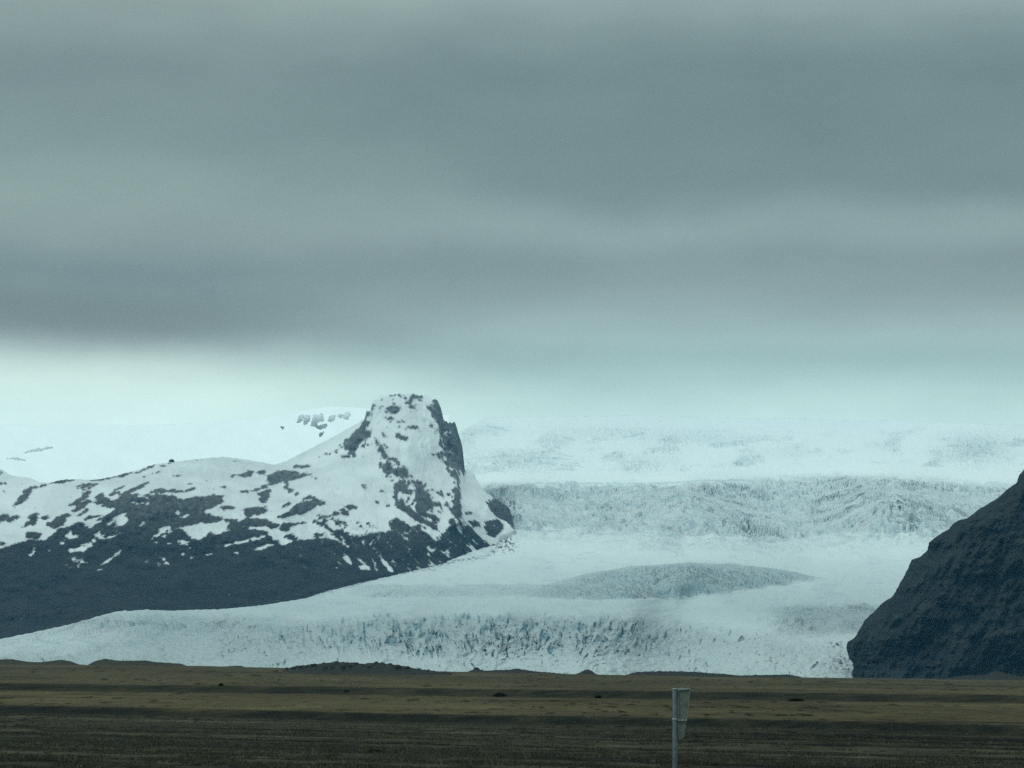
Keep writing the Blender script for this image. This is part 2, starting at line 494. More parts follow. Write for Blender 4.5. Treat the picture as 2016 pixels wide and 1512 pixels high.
ROCK2 = """0 1350 120 1325 330 1282 450 1250 560 1240 740 1255 700 1180 740 1170 800 1205 880 1222 1000 1200 1140 1180 1100 1125 1160 1085 1290 1150 1340 1130 1420 1180 1480 1230 1560 1170 1640 1110 1680 1105 1760 1180 1850 1270 1900 1310 1830 1370 1700 1400 1560 1450 1400 1700 -100 1700 -100 1400
0 740 50 730 80 740 30 760 0 765
95 730 130 715 155 735 130 755
185 810 200 760 270 725 380 730 460 750 440 780 330 800 270 815 200 830
0 1010 80 1000 140 1020 60 1060 0 1080
230 1085 330 1045 400 990 450 960 580 945 625 975 540 1000 480 1040 400 1060 300 1085
445 930 500 920 560 935 470 945
0 1090 150 1095 250 1130 410 1120 500 1115 440 1140 340 1145 350 1180 310 1185 270 1150 230 1160 0 1135
0 1180 160 1185 200 1210 260 1270 330 1285 200 1310 150 1300 0 1345
300 1215 360 1210 430 1240 390 1260 320 1240
665 1015 720 1040 740 1070 690 1060
735 1020 760 1010 800 1050 790 1070 740 1050
930 330 900 360 860 420 800 480 720 540 760 530 830 480 750 565 800 560 790 600 840 600 870 540 910 490 960 470 975 430 930 410 945 380
935 265 965 290 935 325
970 260 985 210 1003 212 990 262
1000 515 1030 520 1025 540 1008 532
1035 550 1060 540 1080 600 1102 640 1060 620
1040 690 1100 670 1120 700 1130 750 1090 750 1060 710
1140 730 1180 700 1240 690 1260 760 1200 770 1160 760
1190 800 1240 820 1240 860 1290 880 1280 910 1200 880 1160 850 1130 920 1180 930 1130 930 1150 840
1285 840 1320 800 1360 810 1375 870 1420 930 1440 990 1400 1030 1390 1080 1330 1050 1310 990 1310 900 1330 860
1150 960 1210 950 1250 1000 1330 1060 1400 1110 1500 1150 1480 1180 1350 1120 1280 1080 1230 1040 1160 1000
1570 370 1610 350 1635 380 1640 460 1610 440 1580 400
1450 190 1480 180 1515 250 1530 330 1490 340 1460 290 1470 240
1395 240 1420 220 1450 250 1420 265
1510 490 1560 480 1600 420 1640 460 1675 530 1675 560 1600 570 1560 540
1560 600 1640 580 1690 600 1690 705 1610 710 1560 690
1470 600 1560 585 1565 605 1480 625
1530 670 1560 640 1570 700
1560 720 1620 720 1630 770 1580 765
1600 870 1640 860 1645 920 1610 910
1590 980 1620 940 1650 940 1660 1060 1620 1070 1600 1020
1530 980 1560 965 1560 1010
1470 890 1500 880 1540 910 1500 915
1545 890 1575 890 1560 920
1420 862 1465 868 1440 878
1035 870 1070 870 1062 890 1042 888
1100 240 1150 235 1190 240 1190 265 1140 290 1100 270
1225 205 1290 190 1270 225
1225 390 1330 380 1330 410 1270 400
1720 1110 1800 1110 1810 1150 1740 1150
1840 1140 1930 1090 1970 1120 1960 1180 1900 1230 1850 1200
1850 970 1920 930 1990 980 2030 1000 2060 1100 1950 1090 1900 1050
1720 690 1800 690 1760 716
1770 650 1840 625 1875 655 1800 672
1450 960 1500 965 1505 1000 1470 1005
780 990 850 985 860 1010 800 1020
1580 1090 1620 1085 1600 1140 1560 1130
1370 1060 1420 1050 1500 1100 1460 1110"""
SNOW2 = """0 1250 100 1225 160 1210 165 1230 60 1255
80 1320 190 1275 240 1295 120 1330
1340 1170 1420 1210 1500 1245 1490 1205 1400 1165 1350 1150
1640 1140 1700 1160 1660 1170 1690 1230 1650 1200 1620 1160
1620 1400 1760 1340 1830 1330 1800 1380 1700 1395
1100 1080 1150 1085 1130 1110 1040 1110
1110 900 1130 905 1120 915"""
SNOWL2 = [("860 1385 900 1420 960 1470", 10), ("900 1450 960 1500", 9), ("1040 1390 1100 1440", 7), ("1060 1420 1130 1480", 10), ("980 1400 1010 1450", 6), ("690 1460 740 1490", 6),
          ("1080 1260 1140 1310", 4), ("1120 1290 1150 1330", 3), ("1370 1290 1470 1360", 4), ("1500 1330 1600 1400", 5), ("1380 1350 1460 1400", 4), ("1250 1300 1290 1340", 3),
          ("930 1220 1000 1270", 4), ("820 1250 860 1310", 5), ("960 1290 1020 1330", 3.5), ("750 1265 800 1310", 8), ("880 1450 930 1512", 8), ("1000 1470 1050 1510", 6),
          ("820 1180 960 1200 1100 1180", 6), ("1200 1390 1240 1420", 3), ("1420 1440 1470 1450", 4), ("640 1500 680 1530", 5), ("940 1500 990 1540", 7), ("1100 1480 1170 1520", 6)]
ROCKL2 = [("200 820 100 870", 6), ("330 800 320 850 410 905", 9), ("390 692 500 690", 7), ("470 740 510 755", 8), ("130 900 185 885 150 960", 12), ("295 1000 350 975", 8), ("530 770 560 800", 5),
          ("990 320 1150 325", 3.5), ("1120 150 1220 147", 5), ("1270 162 1370 155", 6), ("1170 350 1230 352", 5), ("1170 460 1240 480", 11), ("1120 630 1170 650", 9),
          ("1640 770 1642 870", 4), ("1640 870 1655 1060", 6), ("750 618 850 612", 6), ("570 620 640 590", 2.5), ("660 600 740 550", 3), ("620 1060 720 1110 850 1190", 4), ("700 1080 900 1200", 4), ("540 1100 640 1160 760 1260", 9),
          ("780 1080 960 1195", 3.5), ("940 1120 1020 1165", 4), ("600 1070 640 1130", 6), ("560 1050 610 1120", 6), ("660 1090 760 1170", 5), ("860 1100 980 1170", 3), ("540 1210 620 1215", 7),
          ("690 1220 740 1215", 8), ("520 1210 560 1230", 5), ("900 830 930 860", 5), ("1280 190 1300 150", 6), ("1060 230 1070 240", 6), ("1330 170 1360 190", 5), ("1060 440 1080 470", 7),
          ("1430 540 1450 545", 4), ("1700 1050 1730 1040", 7), ("1580 1010 1620 1080", 8), ("1430 600 1460 605", 5), ("1180 395 1200 395", 5), ("1420 380 1460 375", 5), ("1450 410 1520 415", 5),
          ("1090 665 1160 740", 6), ("1000 470 1010 510", 6), ("910 535 940 530", 6), ("900 610 910 615", 6), ("1010 960 1040 970", 6), ("1090 990 1115 990", 4), ("720 865 735 865", 5), ("1270 765 1280 770", 7),
          ("1040 240 1035 270", 3), ("1280 240 1300 245", 7), ("1500 440 1540 470", 8), ("1570 470 1590 440", 8), ("1540 340 1570 400", 9), ("1480 350 1530 390", 9), ("900 420 960 450", 12)]
ROCK3 = """300 740 400 720 460 800 500 880 520 940 440 870 370 830
290 880 370 860 430 900 410 970 350 1000 300 960
190 890 250 890 250 920 200 915
260 1090 360 1050 460 1075 380 1140 280 1155
200 520 320 520 300 545 220 540"""

top_l = curve(SKY_L); foot_l = curve(FOOT)
pxr = np.concatenate([np.linspace(-900, -112, 150), np.linspace(-110, 1030, 860)])
nc, nr = len(pxr), 300
px = pxr[None].repeat(nr, 0)
jit = fbm(px / 9, px * 0 + 3, 3, 5) * 2.2 * sstep(-20, 60, px) + (fbm(px / 4.5, px * 0 + 7, 3, 6, .65) * 4.0 + np.round(fbm(px / 13, px * 0 + 9, 2, 8) * 3) * 1.6) * sstep(712, 722, px) * (1 - sstep(915, 930, px))
ft = foot_l(px); tp = np.minimum(top_l(px) + jit, ft - 3)
vv = np.linspace(0, 1, nr)[:, None]
py = tp + (ft + 60 - tp) * vv
depth_m = tps([(-120, 1278, 2900), (0, 1258, 2950), (230, 1205, 3050), (440, 1199, 3150), (640, 1165, 3300), (760, 1137, 3400), (880, 1108, 3550),
               (980, 1060, 3750), (1020, 1046, 3850), (0, 1150, 3180), (250, 1130, 3280), (450, 1115, 3380), (640, 1110, 3450), (800, 1070, 3560),
               (0, 1075, 3330), (100, 1010, 3560), (300, 1000, 3560), (0, 940, 3950), (120, 946, 3800), (340, 911, 3950), (480, 900, 4120),
               (300, 1040, 3480), (480, 1010, 3620), (560, 1000, 3680), (640, 950, 3930), (600, 888, 4250), (700, 840, 4300), (750, 782, 4350),
               (840, 780, 4380), (800, 860, 4150), (800, 950, 3930), (890, 850, 4250), (912, 915, 4200), (850, 1020, 3760), (900, 1000, 3790),
               (960, 985, 3950), (1000, 1010, 3950), (950, 1080, 3700), (560, 960, 3900), (-100, 1100, 3300), (-100, 930, 4000)], 1e-4)
Y = depth_m(np.maximum(px, -120), np.clip(np.minimum(py, ft), 770, 1290)) + np.maximum(py - ft, 0) * 0.6

# rock mask: the bare crags, ledges and scree the snow leaves free
ang = np.where(px < 640, -0.24, 0.30 + 0.5 * sstep(700, 800, px) * sstep(820, 900, py))
su = px * np.cos(ang) + py * np.sin(ang); sv = -px * np.sin(ang) + py * np.cos(ang)
comb = fbm(su / 34, sv / 2.3, 3, 51, 0.6) * (15 - 7 * sstep(640, 720, px))
wx = px + fbm(px / 9, py / 6, 5, 11, .68) * 5.0 + comb * np.cos(ang); wy = py + fbm(px / 9, py / 6, 5, 23, .68) * 3.5 + comb * np.sin(ang)
rock = np.zeros(px.shape, bool)
for l in ROCK1.splitlines(): rock |= inpoly(wx, wy, Z1(P(l)))
for l in ROCK2.splitlines(): rock |= inpoly(wx, wy, Z2(P(l)))
for l in ROCK3.splitlines(): rock |= inpoly(wx, wy, Z3(P(l)))
for l, r in ROCKL1: rock |= nearline(wx, wy, Z1(P(l)), r * .3)
for l, r in ROCKL2: rock |= nearline(wx, wy, Z2(P(l)), r * .3)
speck_zone = np.zeros(px.shape)
for cx, cy, rx, ry, a in ((120, 985, 120, 40, .5), (250, 960, 160, 40, .35), (430, 980, 140, 60, .45), (560, 1010, 110, 50, .45), (660, 1000, 80, 40, .25),
                          (790, 800, 70, 40, .75), (850, 900, 60, 110, .4), (800, 980, 60, 70, .6), (870, 1010, 50, 60, .8), (930, 1000, 40, 60, .35), (60, 1020, 70, 50, .35), (720, 860, 30, 40, .5)):
    speck_zone = np.maximum(speck_zone, a * np.exp(-((px - cx) / rx) ** 2 - ((py - cy) / ry) ** 2))
sp = zs(fbm(su / 11, sv / 3.4, 4, 31, 0.65))
rock |= sp > 3.1 - 2.3 * speck_zone
for l in SNOW1.splitlines(): rock &= ~inpoly(wx, wy, Z1(P(l)))
for l in SNOW2.splitlines(): rock &= ~inpoly(wx, wy, Z2(P(l)))
for l, r in SNOWL1: rock &= ~nearline(wx, wy, Z1(P(l)), r * .28)
for l, r in SNOWL2: rock &= ~nearline(wx, wy, Z2(P(l)), r * .28)
# snow runnels raking down the scree below the crags
fan = sstep(560, 640, px) * (1 - sstep(960, 990, px)) * sstep(1015, 1050, py) * (1 - sstep(1110, 1150, py - 0 * px))
run = zs(fbm((px - (py - 1050) * 1.05) / 5.0, (py + px) / 55, 3, 41))
rock &= ~((run > 0.75) & (fan > 0.3) & (fbm(px / 40, py / 40, 2, 47) > 0.02))
below = (py > np.interp(px[0], [-120, 520, 640, 800, 900, 1040], [1140, 1140, 1118, 1128, 1118, 1110])[None])
rock |= below & (fbm(px / 12, py / 8, 3, 91) > -0.55)
rf = rock.astype(float)
for _ in range(3):
    rf[1:-1, 1:-1] = (rf[1:-1, 1:-1] * 2 + rf[:-2, 1:-1] + rf[2:, 1:-1] + rf[1:-1, :-2] + rf[1:-1, 2:]) / 6
cliff = inpoly(wx, wy, Z2(P("1440 180 1485 178 1535 325 1600 345 1650 380 1695 600 1695 720 1645 760 1662 1070 1600 1075 1585 900 1605 775 1535 700 1545 610 1490 520 1500 410 1430 300")))
rf = np.maximum(rf, cliff * (zs(fbm(px / 7, py / 8, 4, 65, .65)) > 0.05))
crag = inpoly(wx, wy, Z2(P("1000 500 1090 520 1130 620 1220 680 1300 780 1400 810 1460 960 1430 1090 1520 1160 1330 1110 1200 1010 1130 940 1150 830 1030 720 1030 600")))
rf = np.maximum(rf, crag * (zs(fbm(px / 8, py / 9, 4, 67, .65)) > 0.75))
caps = inpoly(wx, wy, Z2(P("985 150 1440 150 1520 420 1180 450 930 420")))
rf = np.maximum(rf, caps * (zs(fbm((px + py * .2) / 15, py / 2.8, 3, 69, .6)) > 1.75))
near = rf.copy()
for _ in range(28):
    near[1:-1, 1:-1] = (near[1:-1, 1:-1] * 2 + near[:-2, 1:-1] + near[2:, 1:-1] + near[1:-1, :-2] + near[1:-1, 2:]) / 6
strk = np.clip(zs(fbm((su + fbm(su / 60, sv / 40, 2, 57) * 20) / 24, sv / 1.9, 3, 59, 0.6)), -1.8, 1.8)
win = sstep(0.06, 0.3, near) * (1 - sstep(0.72, 0.95, near))
rag = zs(fbm(su / 6.0, sv / 2.4, 4, 35, 0.7)) * 0.24
deep = below | (py > 1100)
rock &= ~((py < 1095) & (zs(fbm(su / 9, sv / 3.0, 4, 37, 0.65)) > 2.0))
rock = np.where(deep, rock, rf + 0.26 * strk * win + rag * sstep(0.0, 0.15, rf * (1.02 - rf)) > 0.47)
rockf = rock.astype(float)
for _ in range(3):
    rockf[1:-1, 1:-1] = (rockf[1:-1, 1:-1] * 2 + rockf[:-2, 1:-1] + rockf[2:, 1:-1] + rockf[1:-1, :-2] + rockf[1:-1, 2:]) / 6
soft_r = rockf.copy()
for _ in range(6):
    soft_r[1:-1, 1:-1] = (soft_r[1:-1, 1:-1] * 2 + soft_r[:-2, 1:-1] + soft_r[2:, 1:-1] + soft_r[1:-1, :-2] + soft_r[1:-1, 2:]) / 6
def ridge_line(pts, sig):
    d = np.full(px.shape, 1e9)
    for (x1, y1), (x2, y2) in zip(pts[:-1], pts[1:]):
        L = (x2 - x1) ** 2 + (y2 - y1) ** 2
        t = np.clip(((px - x1) * (x2 - x1) + (py - y1) * (y2 - y1)) / L, 0, 1)
        d = np.minimum(d, np.hypot(px - x1 - t * (x2 - x1), py - y1 - t * (y2 - y1)))
    return np.exp(-d / sig)


ridges = (ridge_line(Z2(P("1000 515 1060 600 1100 690 1200 740 1290 850 1380 980 1430 1100")), 22) * 42
          + ridge_line(Z2(P("960 250 935 400 860 480 740 620")), 20) * 34
          + ridge_line(Z2(P("1460 190 1510 330 1600 470 1640 600 1620 770 1630 1000 1620 1100")), 14) * 38
          + ridge_line(Z2(P("1160 1085 1300 1150 1480 1230 1650 1110")), 16) * 20
          + ridge_line(Z2(P("200 790 330 740 460 750")), 14) * 16 + ridge_line(Z2(P("230 1080 400 1000 600 960")), 12) * 16
          + ridge_line(Z1(P("150 870 245 775 430 730 560 720")), 14) * 16 + ridge_line(Z1(P("740 880 900 850 1100 820 1400 840 1720 838")), 14) * 22
          + ridge_line(Z1(P("440 1090 620 1050 760 1040 880 930")), 14) * 18)
gully = fbm((px + fbm(px / 50, py / 50, 2, 17) * 18) / 17, (py + px * .3) / 75, 3, 15) * 6 * sstep(560, 700, px)
upper = 1 - sstep(1060, 1120, py)
fadeb = 1 - sstep(ft - 10, ft, py)
Y = Y - fadeb * ridges * 1.4 + fadeb * (fbm(px / 70, py / 45, 4, 3) * 26 + gully * upper - soft_r * 9 * upper
                 + soft_r * upper * (ridged(px / 15, py / 19, 3, 9) - 0.5) * 14
                 + fbm(px / 14, py / 9, 3, 13) * 1.6
                 + soft_r * (1 - upper) * (fbm((px + (py - 1150) * 0.25) / 5.5, py / 70, 2, 19) * 2.2 * sstep(1125, 1160, py) + fbm(px / 25, py / 14, 4, 29) * 7))
flute_zone = np.zeros(px.shape)
for cx, cy, rx, ry, a in ((262, 1170, 34, 13, 1), (325, 1166, 50, 12, .8), (130, 1168, 50, 14, .45), (80, 1172, 40, 12, .4), (470, 1128, 40, 12, .55), (240, 1178, 140, 14, .3)):
    flute_zone = np.maximum(flute_zone, a * np.exp(-((px - cx) / rx) ** 2 - ((py - cy) / ry) ** 2))
scree_dark = np.clip(sstep(-0.1, 1.2, zs(fbm((px + (py - 1170) * .18) / 3.6, py / 38, 2, 53))) * flute_zone * 1.2, 0, 1)  # gully shading painted as dark stripes in the scree colour
scree_dark = np.maximum(scree_dark, 0.3 * sstep(1095, 1150, py))  # scree colour also darker towards its foot
scree_dark = np.maximum(scree_dark, 0.35 * sstep(0.3, 1.6, zs(fbm((px - py * .3) / 8, py / 22, 4, 55))) * sstep(1080, 1130, py) * (1 - sstep(560, 620, px)))
pm = place(px, py, Y)
# far side: fall away behind the skyline
back = []
for dy, dz in ((25, -2), (90, -25), (220, -110), (420, -330)):
    q = pm[0].copy(); q[:, 1] += dy; q[:, 0] *= q[:, 1] / (q[:, 1] - dy); q[:, 2] = np.maximum(q[:, 2] + dz, -3)
    back.append(q)
allv = np.concatenate([np.array(back[::-1]), pm], 0)
upper_pale = 0.10 * sstep(1090, 940, py) * (0.4 + 1.2 * np.clip(fbm(px / 10, py / 7, 3, 63) + .5, 0, 1))  # upper crags mixed paler with height
ra = np.concatenate([np.repeat(rockf[:1], 4, 0), rockf], 0)
mt_mat = mat_mountain()
mount = mesh_obj("mountain", allv, grid_faces(nr + 4, nc), mt_mat, attrs={"rock": ra.ravel(), "painted_fade": np.concatenate([np.repeat(upper_pale[:1], 4, 0), upper_pale], 0).ravel(), "scree_dark": np.concatenate([np.repeat(scree_dark[:1], 4, 0), scree_dark], 0).ravel(), "thin": np.concatenate([np.repeat(soft_r[:1], 4, 0), soft_r], 0).ravel()})
tag(mount, "snow streaked mountain with a blunt rocky peak above dark scree slopes", "mountain", kind="structure")

# ------------------------------------------------------------------ far snow slope with the clouded peak
pxr = np.concatenate([np.linspace(-900, -112, 80), np.linspace(-110, 884, 520)])
nc, nr = len(pxr), 110
px = pxr[None].repeat(nr, 0)
tp = np.interp(px, [-110, 0, 60, 150, 260, 400, 500, 560, 600, 640, 690, 740, 800, 960], [838, 836, 838, 836, 838, 832, 826, 818, 808, 800, 802, 806, 812, 822]) + fbm(px / 60, px * 0, 3, 77) * 4
vv = np.linspace(0, 1, nr)[:, None] ** 1.2
py = tp + (985 - tp) * vv
Y = 6900 - (py - 800) * 6 + fbm(px / 140, py / 60, 3, 61) * 40
ROCKF = """400 365 425 300 455 295 450 335
450 372 470 305 510 300 500 340 480 368
508 380 535 300 600 290 615 340 570 350 560 380 635 362 625 398 575 405 538 385
638 352 665 300 700 300 685 345
722 305 735 285 760 300 735 325
758 325 775 275 815 285 795 332
278 385 312 388 295 406
570 462 585 435 612 422 590 462"""
wx = px + fbm(px / 6, py / 4, 3, 71) * 3.5; wy = py + fbm(px / 6, py / 4, 3, 73) * 3
rk = np.zeros(px.shape, bool)
for l in ROCKF.splitlines(): rk |= inpoly(wx, wy, Z2(P(l)))
for l in ("180 505 270 480 420 460 330 490 250 502", "50 552 130 545 210 570 150 562"): rk |= inpoly(wx, wy, Z1(P(l)))
painted_fade = np.where(px > 300, 0.22 + 0.78 * (1 - sstep(806, 846, py + fbm(px / 14, py / 8, 2, 83) * 10)), 0.80)  # cloud veil over the rear crags, painted by paling the rock colour upward
Y = Y - rk * 8
pf = place(px, py, Y)
q = pf[0].copy(); q[:, 1] += 500; q[:, 2] -= 500
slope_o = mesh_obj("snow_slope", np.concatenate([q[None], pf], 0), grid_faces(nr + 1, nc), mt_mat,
                   attrs={"fresh_lit": np.ones(rk.size + nc), "rock": np.concatenate([rk[:1] * 0.0, rk.astype(float)], 0).ravel(), "painted_fade": np.concatenate([painted_fade[:1], painted_fade], 0).ravel()})  # slope snow brightened in its colour to merge with the cloud
tag(slope_o, "far pale snow slope with a few dark crags under the cloud", "snow slope", kind="structure")

# ------------------------------------------------------------------ glacier
pxr = np.concatenate([np.linspace(-900, -112, 200), np.linspace(-110, 2110, 1500)])
nc, nr = len(pxr), 400
px = pxr[None].repeat(nr, 0)
tp = np.interp(px, [p[0] for p in FOOT if p[0] <= 880] + [884, 900, 906, 960, 1200, 1400, 1600, 1800, 1900, 2000, 2120],
               [p[1] for p in FOOT if p[0] <= 880] + [885, 870, 850, 822, 818, 822, 826, 830, 832, 838, 842])
tp = tp + 6 * fbm(px / 150, px * 0, 2, 207) * sstep(940, 1100, px) + fbm(px / 14, px * 0, 5, 201, 0.65) * (2.6 - 2.0 * sstep(880, 940, px)) - 3.0 * np.exp(-((px - 235) / 30) ** 2) * np.abs(fbm(px / 4, px * 0, 2, 203))
vv = np.linspace(0, 1, nr)[:, None]
py = np.maximum(806 + (1352 - 806) * vv, np.minimum(tp, 1351))
depth_g = tps([(-110, 1352, 2150), (0, 1345, 2180), (500, 1345, 2200), (1000, 1345, 2240), (1500, 1345, 2240), (2100, 1345, 2300),
               (0, 1300, 2400), (0, 1260, 2900), (-110, 1276, 2850), (250, 1300, 2340), (240, 1207, 2980), (500, 1300, 2300), (500, 1240, 2560), (440, 1202, 3080),
               (640, 1168, 3230), (640, 1215, 2780), (800, 1212, 2560), (800, 1280, 2350), (1000, 1210, 2520), (1000, 1280, 2350), (1250, 1212, 2560), (1250, 1280, 2360),
               (1500, 1228, 2640), (1500, 1290, 2380), (1700, 1250, 2600), (1700, 1190, 3000), (800, 1150, 3150), (1000, 1182, 2800), (1300, 1186, 2860),
               (1600, 1185, 2950), (1350, 1178, 2900), (1350, 1110, 3080), (1350, 1095, 3480), (1100, 1158, 2960), (1100, 1128, 3330), (1600, 1155, 3130), (1600, 1120, 3480),
               (880, 1110, 3500), (1000, 1068, 3740), (1350, 1080, 3700), (1750, 1090, 3650), (1900, 1080, 3700), (920, 1000, 4350), (1000, 960, 4450), (1350, 947, 4500),
               (1750, 932, 4600), (1950, 948, 4600), (950, 925, 5000), (1350, 925, 5100), (1750, 905, 5300), (2050, 900, 5400), (900, 870, 5500), (950, 820, 6300),
               (1350, 818, 6800), (1750, 825, 7000), (2100, 838, 7000)], 2e-4)
Y = depth_g(np.maximum(px, -110), py)

lens_u = curve([(980, 1176), (1050, 1160), (1150, 1129), (1250, 1113), (1350, 1107), (1450, 1110), (1550, 1122), (1620, 1137), (1650, 1143)])
lens_d = curve([(980, 1178), (1050, 1177), (1150, 1181), (1300, 1181), (1400, 1173), (1500, 1160), (1620, 1141), (1650, 1143)])
n_e = fbm(px / 30, py / 12, 3, 211) * 5
lens = sstep(-1, 2.5, py - lens_u(px)) * sstep(-3, 7, lens_d(px) - py + n_e * 1.2) * sstep(1000, 1200, px) * (1 - 0.6 * sstep(1580, 1655, px))
tail = sstep(1148, 1154, py + n_e * .6) * (1 - sstep(1170, 1180, py + n_e)) * sstep(640, 760, px) * (1 - sstep(1080, 1180, px)) * 0.5
mid_u = curve([(900, 955), (960, 950), (1100, 947), (1350, 946), (1500, 935), (1650, 927), (1800, 935), (1950, 946), (2100, 955)])
mid_d = curve([(960, 1030), (1000, 1046), (1150, 1056), (1300, 1064), (1500, 1074), (1650, 1066), (1850, 1060), (2100, 1060)])
mid = sstep(-6, 22, py - mid_u(px) + n_e * 1.6) * sstep(0, 22, mid_d(px) - py + n_e * 2)
midtail = sstep(0, 4, py - mid_d(px) + 12) * sstep(0, 28, mid_d(px) + 30 - py) * 0.45
up = sstep(818, 872, py + n_e * 3) * (1 - sstep(0, 8, py - mid_u(px) + 22)) * sstep(-0.12, 0.42, fbm(px / 75, py / 26, 3, 221)) * 0.55
for cx, cy, rx, ry, a in ((1920, 885, 70, 34, .8), (1020, 905, 90, 22, .7), (1260, 915, 50, 20, .55), (960, 845, 60, 14, .5), (1380, 860, 120, 20, .45), (1200, 850, 130, 16, .4), (1560, 890, 60, 16, .35)):
    up = np.maximum(up, a * np.exp(-((px - cx) / rx) ** 2 - ((py - cy) / ry) ** 2))
up *= sstep(818, 858, py + n_e * 2)
front_u = curve([(-110, 1290), (0, 1285), (150, 1270), (300, 1238), (450, 1232), (600, 1220), (760, 1207), (1000, 1205), (1250, 1210), (1400, 1228), (1550, 1250), (1700, 1275), (2100, 1280)])
front = sstep(-12, 26, py - front_u(px) + n_e * 1.6 + 9 * fbm(px / 90, px * 0, 3, 213))
core = np.exp(-(np.maximum(np.abs(px - 970) - 200, 0) / 230) ** 2 - (np.maximum(np.abs(py - 1243) - 18, 0) / 26) ** 2) * front
rside = np.exp(-(np.maximum(np.abs(px - 1640) - 60, 0) / 50) ** 2 - (np.maximum(np.abs(py - 1222) - 18, 0) / 12) ** 2) * (1 - sstep(0, 1, front * 0))
lobe = np.exp(-((px - 330) / 170) ** 2 - ((py - 1232) / 24) ** 2) * 0.7 + 0.35 * (1 - sstep(500, 700, px)) * sstep(1200, 1225, py)
edge = sstep(640, 700, px) * (1 - sstep(1020, 1060, px)) * np.exp(-((py - foot_l(px)) / 12) ** 2)

# crevasses and seracs: blocks parted by sharp cracks, laid out in plan (metres), so they foreshorten as the ice does
pg = place(px, py, Y)
XW, YW = pg[..., 0], pg[..., 1]
wX = XW + fbm(XW / 60, YW / 90, 3, 231) * 30; wY = YW + fbm(XW / 60, YW / 90, 3, 233) * 45
a_m = np.clip(mid + midtail + 1.5 * up + rside * 0.6 + lobe * .7 + tail * .8, 0, 1.2)
a_f = np.clip(front, 0, 1)
# transverse crevasses and tumbled blocks of the middle and upper falls
tr = billow(wX / 85, wY / 34, 3, 241, 0.55)
bl = billow(wX / 30, wY / 40, 3, 243, 0.6)
f1, f2, cid = voronoi(wX / 24, wY / 42, 247)
gap = sstep(0.0, 0.28, f2 - f1)
big = fbm(XW / 120, YW / 110, 4, 255, 0.55)
pat2 = 0.35 + 0.65 * sstep(-0.3, 0.35, fbm(XW / 220, YW / 160, 3, 296))
d_mid = a_m * pat2 * ((tr - 0.42) * 12 + (bl - 0.42) * 9 + (cid - 0.5) * 8 * gap - (1 - gap) * 3 + big * 10 * mid)
# lens: small regular blocks
l1, l2, lc = voronoi(wX / 10, wY / 17, 261)
lgap = sstep(0.0, 0.3, l2 - l1)
d_lens = lens * sstep(-2, 16, py - lens_u(px)) * ((lc - 0.5) * 3.4 * lgap - (1 - lgap) * 2.2 + (billow(wX / 26, wY / 30, 2, 263) - .4) * 4)
# front: long splaying crevasses in the core, crumpled ice elsewhere
qx = px + fbm(px / 45, py / 45, 3, 287) * 30 + (py - 1240) * 0.55 * np.tanh((px - 960) / 180); qy = py + fbm(px / 40, py / 40, 3, 289) * 18
fin = billow(qx / 21, qy / 62, 3, 291, 0.5)
fin2 = billow(qx / 11, qy / 30, 2, 295, 0.5)
diag = billow((px + (py - 1250) * 1.3 * np.tanh((px - 930) / 120)) / 34 + fbm(px / 40, py / 40, 3, 292) * .9, py / 15 + fbm(px / 40, py / 30, 3, 294) * .9, 4, 293, 0.55)
crum = billow(wX / 17, wY / 36, 2, 297, 0.5)
patch = sstep(-0.25, 0.3, fbm(px / 40, py / 24, 3, 246))
shear = 0.55 * fbm(px / 130, py / 90, 2, 301)
sx = px + (py - 1240) * (shear + 0.25 * np.tanh((px - 1000) / 150)) + fbm(px / 22, py / 30, 2, 303) * 7
dens = np.clip(core * (0.22 + 0.95 * sstep(-0.3, 0.35, fbm(px / 48, py / 24, 3, 304))) + 0.42 * front * sstep(-0.15, 0.35, fbm(px / 70, py / 36, 3, 305)), 0, 1)
s1 = zs(perlin(sx / 7.0, py / 24, 307)); s2n = zs(perlin(sx / 4.4 + 9, py / 12, 309)); s3 = zs(perlin(sx / 17, py / 44, 311))
slash = np.clip(sstep(2.15 - 1.5 * dens, 2.75 - 1.45 * dens, s1) + 0.7 * sstep(2.3 - 1.1 * dens, 2.9 - 1.1 * dens, s2n), 0, 1) * sstep(0.05, 0.3, dens)
gulf = sstep(1.0, 1.9, s3) * core
d_ray = front * (-(diag - 0.42) * 9 - (crum - 0.42) * 2.2 - (fin2 - 0.4) * 3.5 * core - (fin - 0.4) * 13 * core + fbm(px / 60, py / 45, 3, 249) * 9) + slash * 9 + gulf * 9
d_ray = d_ray - rside * (diag - 0.42) * 7
d_front = a_f * (crum - 0.42) * 1.6 + core * (fin - 0.4) * 3.5
tex = fbm(XW / 16, YW / 26, 3, 253, 0.6)
fold = tr; gl = f1; gl2 = f2
und = fbm(px / 55, py / 9, 4, 265) * 2.2 * (1 - front)
und = und + (billow(wX / 46, wY / 24, 3, 319) - 0.4) * 2.6 * (1 - front) * (1 - lens) * (0.35 + 0.65 * patch)
disp = d_front + d_mid + d_lens + und
edgefade = sstep(0, 7, py - tp)
disp *= edgefade
pg = place(px, py, Y + d_ray * sstep(0, 6, py - tp))
pg[..., 2] += disp * 0.92
pg[..., 1] -= disp * 0.40

